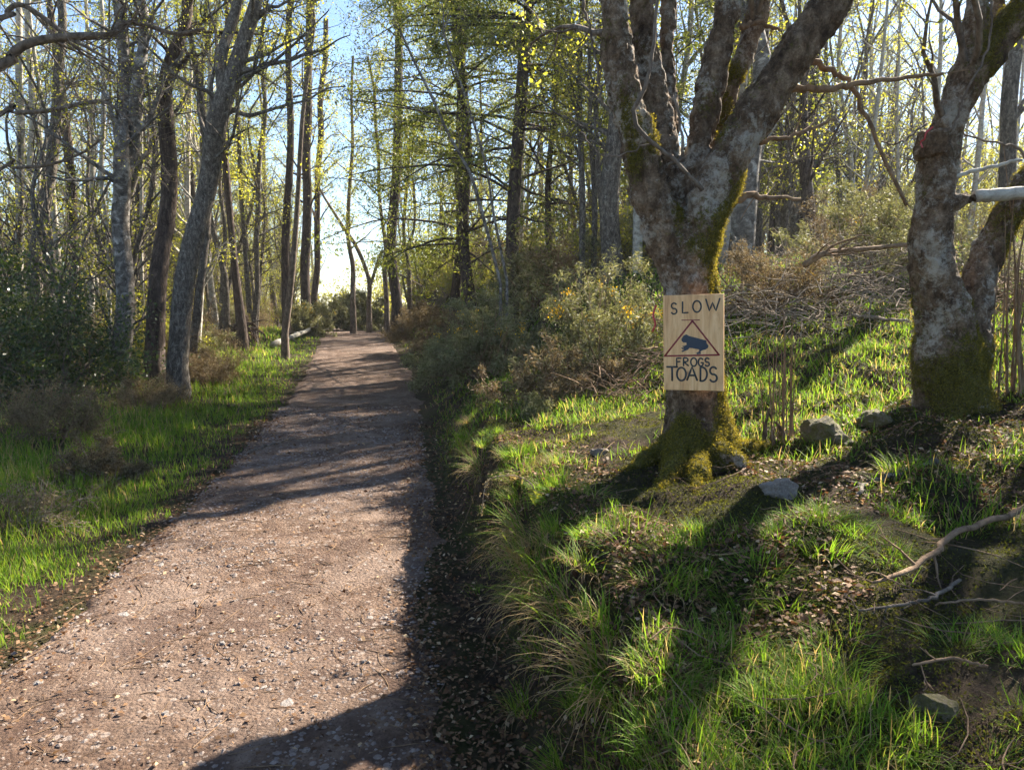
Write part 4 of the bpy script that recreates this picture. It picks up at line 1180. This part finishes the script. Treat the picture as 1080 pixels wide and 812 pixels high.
def coppice():
    o = gp(815, 470); Y = o[1]
    root = empty('coppice_stump', 'cut stump with thin upright shoots between sign tree and rock', 'stump', o)
    B = MB()
    for (u, v0, v1, w) in ((806, 470, 430, 6), (824, 468, 445, 7), (814, 475, 452, 8)):
        P = [px(u, v0 + 10, Y), px(u + q.normal() * 1.5, (v0 + v1) / 2, Y + q.normal() * .02), px(u + q.normal() * 3, v1, Y + q.normal() * .03)]
        rr = np.linspace(w * 1.1, w * .35, 10) / 2 / FPX * Y * q.uniform(.85, 1.15, 10)
        B.tube(smooth_line(P, 10) - o, rr, 8, True)
    B.build('stump', M['root_wood'], root)
    C = MB()
    for i in range(17):
        u = 803 + q.rand() * 34; v1 = q.uniform(312, 395); du = q.normal() * 5
        P = [px(u, 470, Y + q.normal() * .05), px(u + du * .4, (470 + v1) / 2, Y + q.normal() * .07), px(u + du, v1, Y + q.normal() * .1)]
        C.tube(smooth_line(P, 8) - o, np.linspace(.005, .0015, 8), 5)
    C.build('shoots', M['brown_twig'], root)
coppice()
def right_shoots():
    o = gp(1062, 420); Y = o[1]
    root = empty('coppice_stump', 'bundle of brown upright shoots right of the crooked forked tree', 'stump', o)
    C = MB()
    for i in range(11):
        u = 1042 + q.rand() * 40; v1 = q.uniform(150, 300)
        P = [px(u, 425, Y + q.normal() * .05), px(u + q.normal() * 6, (420 + v1) / 2, Y + q.normal() * .07), px(u + 8 + q.normal() * 12, v1, Y + q.normal() * .1)]
        C.tube(smooth_line(P, 10) - o, np.linspace(.010, .002, 10) * q.uniform(.4, 1.2), 6)
    C.build('shoots', M['brown_twig'], root)
right_shoots()

import bmesh
def stone_mesh(name, mat, seed, sub=3, sq=(1, 1, .6), rough=.42):
    bm = bmesh.new(); bmesh.ops.create_icosphere(bm, subdivisions=sub, radius=1)
    rg = random.Random(seed)
    pl = []
    for i in range(11):
        n = Vector((rg.gauss(0, 1), rg.gauss(0, 1), rg.gauss(0, 1))).normalized(); pl.append((n, rg.uniform(.55, .85)))
    for v in bm.verts:
        for n, d in pl:
            k = v.co.dot(n) - d
            if k > 0: v.co -= n * k * .9
        v.co *= 1 + rough * mnoise.fractal(v.co * 1.7 + Vector((seed, 0, 0)), 1, 2, 4) * .5
        v.co.x *= sq[0]; v.co.y *= sq[1]; v.co.z *= sq[2]
    me = bpy.data.meshes.new(name); bm.to_mesh(me); bm.free(); me.materials.append(mat)
    return me
def rock(label, u, v, wpx, mat, seed, sq=(1, 1, .6), sink=.25, rz=0, name='rock', tilt=0):
    p = gp(u, v); me = stone_mesh(name, M[mat], seed, 4, sq)
    o = link(name, me); r = wpx / 2 / FPX * p[1]
    o.scale = (r, r, r); o.location = (p[0], p[1], p[2] + r * sq[2] * (1 - 2 * sink) * .6); o.rotation_euler = (tilt, 0, rz)
    return tag(o, label, 'rock')
rock('grey rock with a moss cap beside the roots of the sign tree', 822, 522, 44, 'rock', 3, (1, .8, .62), .15, .4)
rock('squarish brown rock sunk in the bank under pale broken twigs', 985, 752, 60, 'mossy_rock', 8, (1, .8, .9), .48, .3)
rock('broad mossy boulder under the sunny grass edge', 872, 464, 74, 'mossy_rock', 12, (1, .9, .62), .44, 1.0)
rock('small mossy boulder between the broad boulder and the forked tree', 925, 446, 42, 'mossy_rock', 15, (1, .9, .6), .36, .2)
rock('small grey stone half hidden in grass left of the sign tree', 632, 480, 22, 'rock', 18, (1, .8, .6), .2, .2)
st0 = [stone_mesh('path_stone', M['stone'], 30 + i, 3, (1, .75, .5)) for i in range(4)]
def pstone(label, u, v, w, i, group=None):
    p = gp(u, v); o = link('path_stone', st0[i % 4]); r = w / 2 / FPX * p[1]
    o.scale = (r, r, r); o.location = (p[0], p[1], p[2] + r * .14); o.rotation_euler = (q.normal() * .2, q.normal() * .2, q.uniform(0, 6.2))
    tag(o, label, 'stone', group)
pstone('whitest stone on the left side of the path near the grass', 130, 651, 16, 0)
pstone('broad flat pale stone near the front of the path', 301, 746, 20, 1)
pstone('pale flat stone close to the left verge at the front', 42, 722, 16, 2)
for i in range(46):
    u = q.uniform(110, 400); v = q.uniform(570, 805)
    if u > 520 - (v - 560) * .5: continue
    pstone('small pale stone set in the sunny gravel of the path', u, v, q.uniform(4, 12), i, 'pale stones on the path')

# ------------------------------------------------------------------ gravel, twigs, leaf litter (nobody could count them)
def path_pts(n, rng, y0=1.6, y1=12, p=1.8):
    y = y0 + (y1 - y0) * rng.rand(n) ** p
    t = rng.uniform(.02, .98, n)
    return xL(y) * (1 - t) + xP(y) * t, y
def gravel():
    rng = np.random.RandomState(51)
    n = 9000; x, y = path_pts(n, rng)
    k = fb(x, y, 1.6, 41) > .40 + .15 * rng.rand(n)
    x = x[k]; y = y[k]; n = len(x)
    r = .0035 + .009 * rng.rand(n) ** 4 + .0012 * y
    base = np.array([(1, 0, 0), (.3, .95, 0), (-.8, .6, 0), (-.75, -.65, 0), (.35, -.9, 0), (.1, .05, .55)])
    an = rng.uniform(0, 6.28, n); c, s = np.cos(an), np.sin(an)
    j = base[None] * rng.uniform(.7, 1.3, (n, 6, 1))
    v = np.stack([j[..., 0] * c[:, None] - j[..., 1] * s[:, None], j[..., 0] * s[:, None] + j[..., 1] * c[:, None], j[..., 2]], -1) * r[:, None, None]
    v = v + np.stack([x, y, hgt(x, y) + .004], -1)[:, None]
    o = (np.arange(n) * 6)[:, None]
    t = np.concatenate([np.concatenate([o + k, o + (k + 1) % 5, o + 5], 1) for k in range(5)])
    B = MB(); B.add(v.reshape(-1, 3), None, t)
    tag(B.build('gravel', M['gravel'], None, False), 'small loose stones scattered over the brown path', 'gravel', kind='stuff')
gravel()
def litter():
    rng = np.random.RandomState(52); B = MB()
    n = 66000
    d = 1.3 + 9 * rng.rand(n) ** 1.9; a = rng.uniform(-.15, 1.15, n)
    x = d * np.sin(a); y = d * np.cos(a)
    m = x - xR(y); k = (m > -.45) & (fb(x, y, 1.2, 61) + .25 * (1 - sm(0, .8, np.abs(m + .05)) + .25 * rng.rand(n) + .14 * np.exp(-((x - 1.15) ** 2 + (y - 4.1) ** 2) / .7) + .10 * np.exp(-((x - 2.7) ** 2 + (y - 4.2) ** 2) / .9)) > .58)
    x1, y1 = x[k], y[k]
    n = 2600; x, y = path_pts(n, rng)
    n = 2600; y3 = 1.8 + 9 * rng.rand(n) ** 1.6; x3 = xL(y3) + rng.normal(size=n) * .14
    x = np.concatenate([x1, x, x3]); y = np.concatenate([y1, y, y3])
    z = hgt(x, y) + .008 + rng.rand(len(x)) * .012
    sz = (.016 + .027 * rng.rand(len(x))) * (.6 + .06 * y)
    quads(B, np.stack([x, y, z], -1), sz, .62, np.clip(rng.normal(.5, .28, len(x)), 0, 1), rng, .35)
    tag(B.build('leaf_litter', M['dead_leaf'], None, True, 'tint'), 'dry brown leaves strewn over the bank and path edges', 'leaves', kind='stuff')
    B = MB()
    def tw(x, y, L, r, lift):
        a = rng.uniform(0, 6.28); bd = rng.normal() * .5
        t = np.linspace(-.5, .5, 5)
        X = x + np.cos(a) * t * L - np.sin(a) * bd * L * t * t; Y = y + np.sin(a) * t * L + np.cos(a) * bd * L * t * t
        Z = hgt(X, Y) + r + lift * rng.rand() + rng.normal(size=5) * r
        B.tube(np.stack([X, Y, Z], -1), [r * .7, r, r, r * .8, r * .4], 4)
    x, y = path_pts(520, rng, 1.7, 9, 1.6)
    for i in range(520): tw(x[i], y[i], rng.uniform(.05, .32), rng.uniform(.0012, .003), .006)
    for i in range(420):
        d = 1.4 + 7 * rng.rand() ** 1.4; a = rng.uniform(-.1, .8); xx, yy = d * math.sin(a), d * math.cos(a)
        if xx < xR(yy): continue
        tw(xx, yy, rng.uniform(.06, .34), rng.uniform(.001, .0028), .05)
    tag(B.build('twig_litter', M['brown_twig'], None), 'thin dead twigs lying over the path and the bank', 'twigs', kind='stuff')
litter()

# ------------------------------------------------------------------ grass
def trunk_free(x, y):
    m = np.ones(len(x), bool)
    for u, v, Y, r in ((738, 500, 4.3, .3), (1008, 462, 4.8, .33)):
        p = px(u, v, Y); m &= (x - p[0]) ** 2 + (y - p[1]) ** 2 > r * r
    return m
def verge_grass():
    rng = np.random.RandomState(61); B = MB()
    n = 210000
    d = 2.2 * (32 / 2.2) ** rng.rand(n); a = rng.uniform(-.86, -.08, n)
    x = d * np.sin(a); y = d * np.cos(a)
    q_ = xL(y) - x + (fb(x, y, 2.6, 71) - .5) * .5
    pr = sm(-.05, .35, q_) * (1 - .85 * sm(1.9, 3.4, q_)) * (.25 + .75 * sm(.3, .55, fb(x, y, 2.2, 73)))
    k = rng.rand(n) < pr
    x, y, d, q_ = x[k], y[k], d[k], q_[k]; n = len(x)
    L = (.045 + .10 * rng.rand(n)) * (.65 + .9 * sm(.2, 1.4, q_)) * (.7 + .8 * fb(x, y, 3, 75))
    W = .0026 * (.6 + .26 * d)
    tint = np.clip(rng.normal(.36, .13, n) + (rng.rand(n) < .07 + .22 * sm(1.0, 2.2, q_)) * .5, 0, 1)
    blades(B, np.stack([x, y, hgt(x, y) - .01], -1), rng.uniform(0, 6.28, n), np.abs(rng.normal(0, .25, n)), L, W, rng.uniform(.1, 1.1, n), tint)
    tag(B.build('verge_grass', M['grass'], None, True, 'tint'), 'lush green grass along the left verge', 'grass', kind='stuff')
def bank_grass():
    rng = np.random.RandomState(62); B = MB()
    n = 410000
    d = 1.15 * (26 / 1.15) ** rng.rand(n); a = rng.uniform(-.25, 1.15, n)
    x = d * np.sin(a); y = d * np.cos(a)
    s = x - xR(y) + (fb(x, y, 2.6, 81) - .5) * .3
    patch = fb(x, y, 1.9, 83)
    sunny = sm(4.0, 5.4, y) * sm(.35, 1.0, s)
    thr = .63 - .27 * sunny - .25 * sm(5, 7.5, y) * (1 - sm(1.2, 2.2, s)) - .10 * sm(6.5, 9, y)
    pr = sm(.05, .3, s) * sm(thr - .08, thr + .08, patch) * (.45 + .55 * sunny) * (1 - .7 * sm(5, 9, s))
    k = (rng.rand(n) < pr) & trunk_free(x, y)
    x, y, d, s, sunny = x[k], y[k], d[k], s[k], sunny[k]; n = len(x)
    L = (.03 + .10 * rng.rand(n) ** 1.5) * (.5 + 1.0 * fb(x, y, 5, 85))
    W = .0030 * (.6 + .26 * d)
    tint = np.clip(rng.normal(.33, .14, n) + (rng.rand(n) < .22) * .45, 0, 1)
    blades(B, np.stack([x, y, hgt(x, y) - .01], -1), rng.uniform(0, 6.28, n), np.abs(rng.normal(0, .5, n)), L, W, rng.uniform(.1, 1.6, n), tint)
    tag(B.build('bank_grass', M['grass'], None, True, 'tint'), 'patchy green and straw grass over the bank', 'grass', kind='stuff')
verge_grass(); bank_grass()
def ground_moss():
    rng = np.random.RandomState(66); B = MB()
    n = 340000
    d = 1.2 * (11 / 1.2) ** rng.rand(n); a = rng.uniform(-.2, 1.15, n)
    x = d * np.sin(a); y = d * np.cos(a); s = x - xR(y)
    pr = sm(-.02, .25, s) * sm(.24, .5, fb(x, y, 2.8, 95) + (rng.rand(n) - .5) * .3)
    k = rng.rand(n) < pr; x, y, d = x[k], y[k], d[k]; n = len(x)
    c = np.stack([x, y, hgt(x, y) + rng.uniform(0, .014, n)], -1)
    quads(B, c, (.005 + .007 * rng.rand(n)) * (.6 + .24 * d), .45, np.clip(rng.normal(.42, .25, n), 0, 1), rng)
    tag(B.build('ground_moss', M['soil_moss'], None, True, 'tint'), 'low olive moss and seedlings covering the bank soil', 'moss', kind='stuff')
ground_moss()

def tussock_mesh(seed, n, Lm, straw, spread=.09):
    rng = np.random.RandomState(seed); B = MB()
    rr = spread * np.sqrt(rng.rand(n)); an = rng.uniform(0, 6.28, n)
    root = np.stack([rr * np.cos(an), rr * np.sin(an), np.full(n, -.03)], -1)
    az = an + rng.normal(size=n) * .7
    st = rng.rand(n) < straw
    L = Lm * rng.uniform(.45, 1.1, n)
    lean = np.abs(rng.normal(.12, .22, n)) + rr / spread * .35 + st * .35
    curl = rng.uniform(.5, 1.5, n) + st * rng.uniform(.2, 1.1, n)
    tint = np.where(st, rng.uniform(.64, 1, n), np.clip(rng.normal(.34, .12, n), 0, .6))
    blades(B, root, az, lean, L, rng.uniform(.0035, .0075, n), curl, tint, 4)
    me_o = B.build('grass_tussock', M['grass'], None, True, 'tint')
    return me_o
TL = {0: ('fresh green tussock of upright grass growing on the bank', 'green grass tussocks on the bank'),
      1: ('tussock of green grass mixed with drooping straw on the bank', 'mixed grass tussocks on the bank'),
      2: ('straw coloured tussock drooping over the shaded face of the bank', 'straw tussocks hanging over the bank face')}
tus = [tussock_mesh(70, 190, .19, .10, .13), tussock_mesh(71, 210, .23, .38, .15), tussock_mesh(72, 230, .34, .75, .17)]
tused = [0, 0, 0]
def tussock(kind, u, v, sc):
    p = gp(u, v)
    if tused[kind]: o = tus[kind].copy(); COL.objects.link(o)
    else: o = tus[kind]; tused[kind] = 1
    o.location = p; o.scale = (sc, sc, sc * q.uniform(.8, 1.1)); 
    o.rotation_euler = (q.normal() * .12, q.normal() * .12 - .12, q.uniform(0, 6.28))
    tag(o, TL[kind][0], 'grass tussock', TL[kind][1])
for kind, u, v, sc in [
    (2, 575, 590, 1.1), (2, 560, 560, 1.0), (2, 600, 640, 1.0), (2, 570, 625, 1.1), (2, 552, 580, 1.0), (2, 590, 600, 1.0), (1, 625, 600, .9), (1, 700, 620, .9), (1, 745, 690, .9), (0, 640, 720, .8), (1, 580, 690, .8), (0, 800, 600, .8), (1, 540, 520, .8),
    (0, 700, 585, .8), (0, 740, 560, .7), (0, 770, 640, .8), (0, 640, 740, .7), (0, 690, 775, .7), (0, 620, 745, .7), (0, 820, 745, .7), (0, 860, 740, .7), (0, 900, 560, .8), (0, 870, 590, .9), (0, 930, 590, .7), (0, 830, 570, .8), (0, 880, 540, .8), (0, 950, 545, .7), (0, 1050, 660, .7), (0, 1070, 690, .8), (0, 1040, 800, .6), (0, 980, 815, .6), (0, 1075, 770, .6), (0, 900, 720, .6), (0, 940, 780, .6),
    (1, 660, 570, .9), (1, 690, 610, .9), (1, 720, 600, .8), (1, 600, 560, .8), (1, 790, 680, .8), (1, 830, 640, .8), (1, 750, 760, .7), (1, 880, 690, .7), (1, 1010, 690, .7), (1, 960, 500, .8), (1, 650, 650, .9), (1, 560, 740, .8), (1, 600, 800, .7), (1, 700, 700, .8), (1, 850, 800, .6), (1, 780, 800, .6), (1, 840, 540, .8), (1, 620, 520, .8), (1, 590, 490, .8), (1, 540, 480, .7), (1, 510, 470, .7), (1, 660, 430, .8), (1, 630, 440, .8),
    (0, 520, 540, .7), (0, 505, 620, .7), (0, 530, 630, .6), (0, 860, 360, .8), (0, 900, 375, .8), (0, 930, 365, .8), (0, 830, 355, .8), (0, 800, 370, .8)]:
    tussock(kind, u + q.normal() * 5, v + q.normal() * 5, sc * .8)
def tussock_at(kind, x, y, sc, lean):
    if tused[kind]: o = tus[kind].copy(); COL.objects.link(o)
    else: o = tus[kind]; tused[kind] = 1
    o.location = (x, y, gz(x, y) + .01); o.scale = (sc, sc, sc * q.uniform(.8, 1.1))
    o.rotation_euler = (q.normal() * .12, -lean, q.normal() * .5)
    tag(o, TL[kind][0], 'grass tussock', TL[kind][1])
for i in range(16):
    y = 2.0 + 5.5 * (i + q.rand()) / 16; x = xR(y) + q.uniform(.24, .42)
    tussock_at(2 if i % 3 == 0 else i % 2, x, y, q.uniform(.45, .8), q.uniform(.1, .6))

def dock():
    """the dry arching seed stalk with a green leaf or two at the top of the bank face"""
    o = gp(566, 530); Y = o[1]
    root = empty('seed_stalk', 'arching dry seed stalk with a small green leaf on the bank edge', 'plant', o)
    B = MB(); P = smooth_line([px(566, 532, Y), px(562, 512, Y), px(545, 502, Y), (px(522, 503, Y)), px(512, 512, Y), px(508, 540, Y - .02)], 16) - o
    B.tube(P, np.linspace(.004, .0015, 16), 5)
    B.build('stalk', M['dead_twig'], root)
    C = MB(); c = np.repeat(P[5:], 9, 0); c = c + q.normal(size=c.shape) * .012
    quads(C, c, .016, .6, q.uniform(.4, 1, len(c)), q); C.build('seed_heads', M['brown_spray'], root, True, 'tint')
    D = MB()
    l = np.array([px(572, 545, Y), px(562, 530, Y - .03), px(556, 520, Y - .03), px(569, 526, Y - .02)]) - o
    D.add(l, [(0, 1, 2, 3)], None, [.6] * 4)
    D.add(l + np.array([.03, .02, .01]), [(0, 1, 2, 3)], None, [.5] * 4)
    D.build('leaf', M['spring_leaf'], root, True, 'tint')
dock()

# ------------------------------------------------------------------ far wood (reads as one mass)
def far_wood():
    rng = np.random.RandomState(91); W = MB(); C = MB()
    for i in range(230):
        a = rng.uniform(-.95, .98); d = rng.uniform(60, 105)
        gap = -.27 < a < -.10
        if gap and rng.rand() < .75: continue
        x, y = d * math.sin(a), d * math.cos(a); H = rng.uniform(7, 15) * (.5 if gap else 1)
        z = gz(x, y)
        P = smooth_line([(x, y, z - .5), (x + rng.normal() * .5, y, z + H * .5), (x + rng.normal(), y, z + H)], 6)
        W.tube(P, np.linspace(.2, .03, 6), 5)
        sp = []
        side_branches(W, rng, P, np.linspace(.2, .03, 6), 9, dict(n=3, ang=45, rr=.4, rmax=.06), [dict(), dict(wander=.15, trop=.04, sides=3, seg=.8)], 1, sp, .2, 3, 3)
        m = 170
        t = rng.uniform(.12, 1, m); c = P[0] * (1 - t)[:, None] + P[-1] * t[:, None] + rng.normal(size=(m, 3)) * np.array([1.8, 1.8, .6])
        quads(C, c, rng.uniform(.2, .5, m), .7, np.clip(rng.normal(.5, .25, m), 0, 1), rng)
    o = W.build('far_wood', M['twig_bark'])
    tag(o, 'thin grey trees of the far wood merging together', 'wood', kind='stuff')
    c = C.build('foliage', M['spring_leaf'], o, True, 'tint')
far_wood()

# things that were copied or placed at run time never leave an unused source behind
for i, k in enumerate(kinds):
    if not used[i]:
        for ch in list(k.children): bpy.data.objects.remove(ch)
        bpy.data.objects.remove(k)
print('objects', len(bpy.data.objects))


# the air of the wood
def air():
    B = MB(); x0, x1, y0, y1, z0, z1 = -120, 120, -12, 118, -3.2, 24
    V = [(x, y, z) for z in (z0, z1) for x, y in ((x0, y0), (x1, y0), (x1, y1), (x0, y1))]
    B.add(V, [(3, 2, 1, 0), (4, 5, 6, 7), (0, 1, 5, 4), (1, 2, 6, 5), (2, 3, 7, 6), (3, 0, 4, 7)])
    m = bpy.data.materials.new('haze'); m.use_nodes = True; nt = m.node_tree
    nt.nodes.remove(nt.nodes['Principled BSDF'])
    v = nt.nodes.new('ShaderNodeVolumePrincipled')
    v.inputs['Color'].default_value = (.93, .96, 1, 1); v.inputs['Density'].default_value = .0007; v.inputs['Anisotropy'].default_value = .2
    nt.links.new(v.outputs[0], nt.nodes['Material Output'].inputs['Volume'])
    o = B.build('haze', m, None, False)
    tag(o, 'thin sunlit air between the far trees', 'haze', kind='stuff')
air()
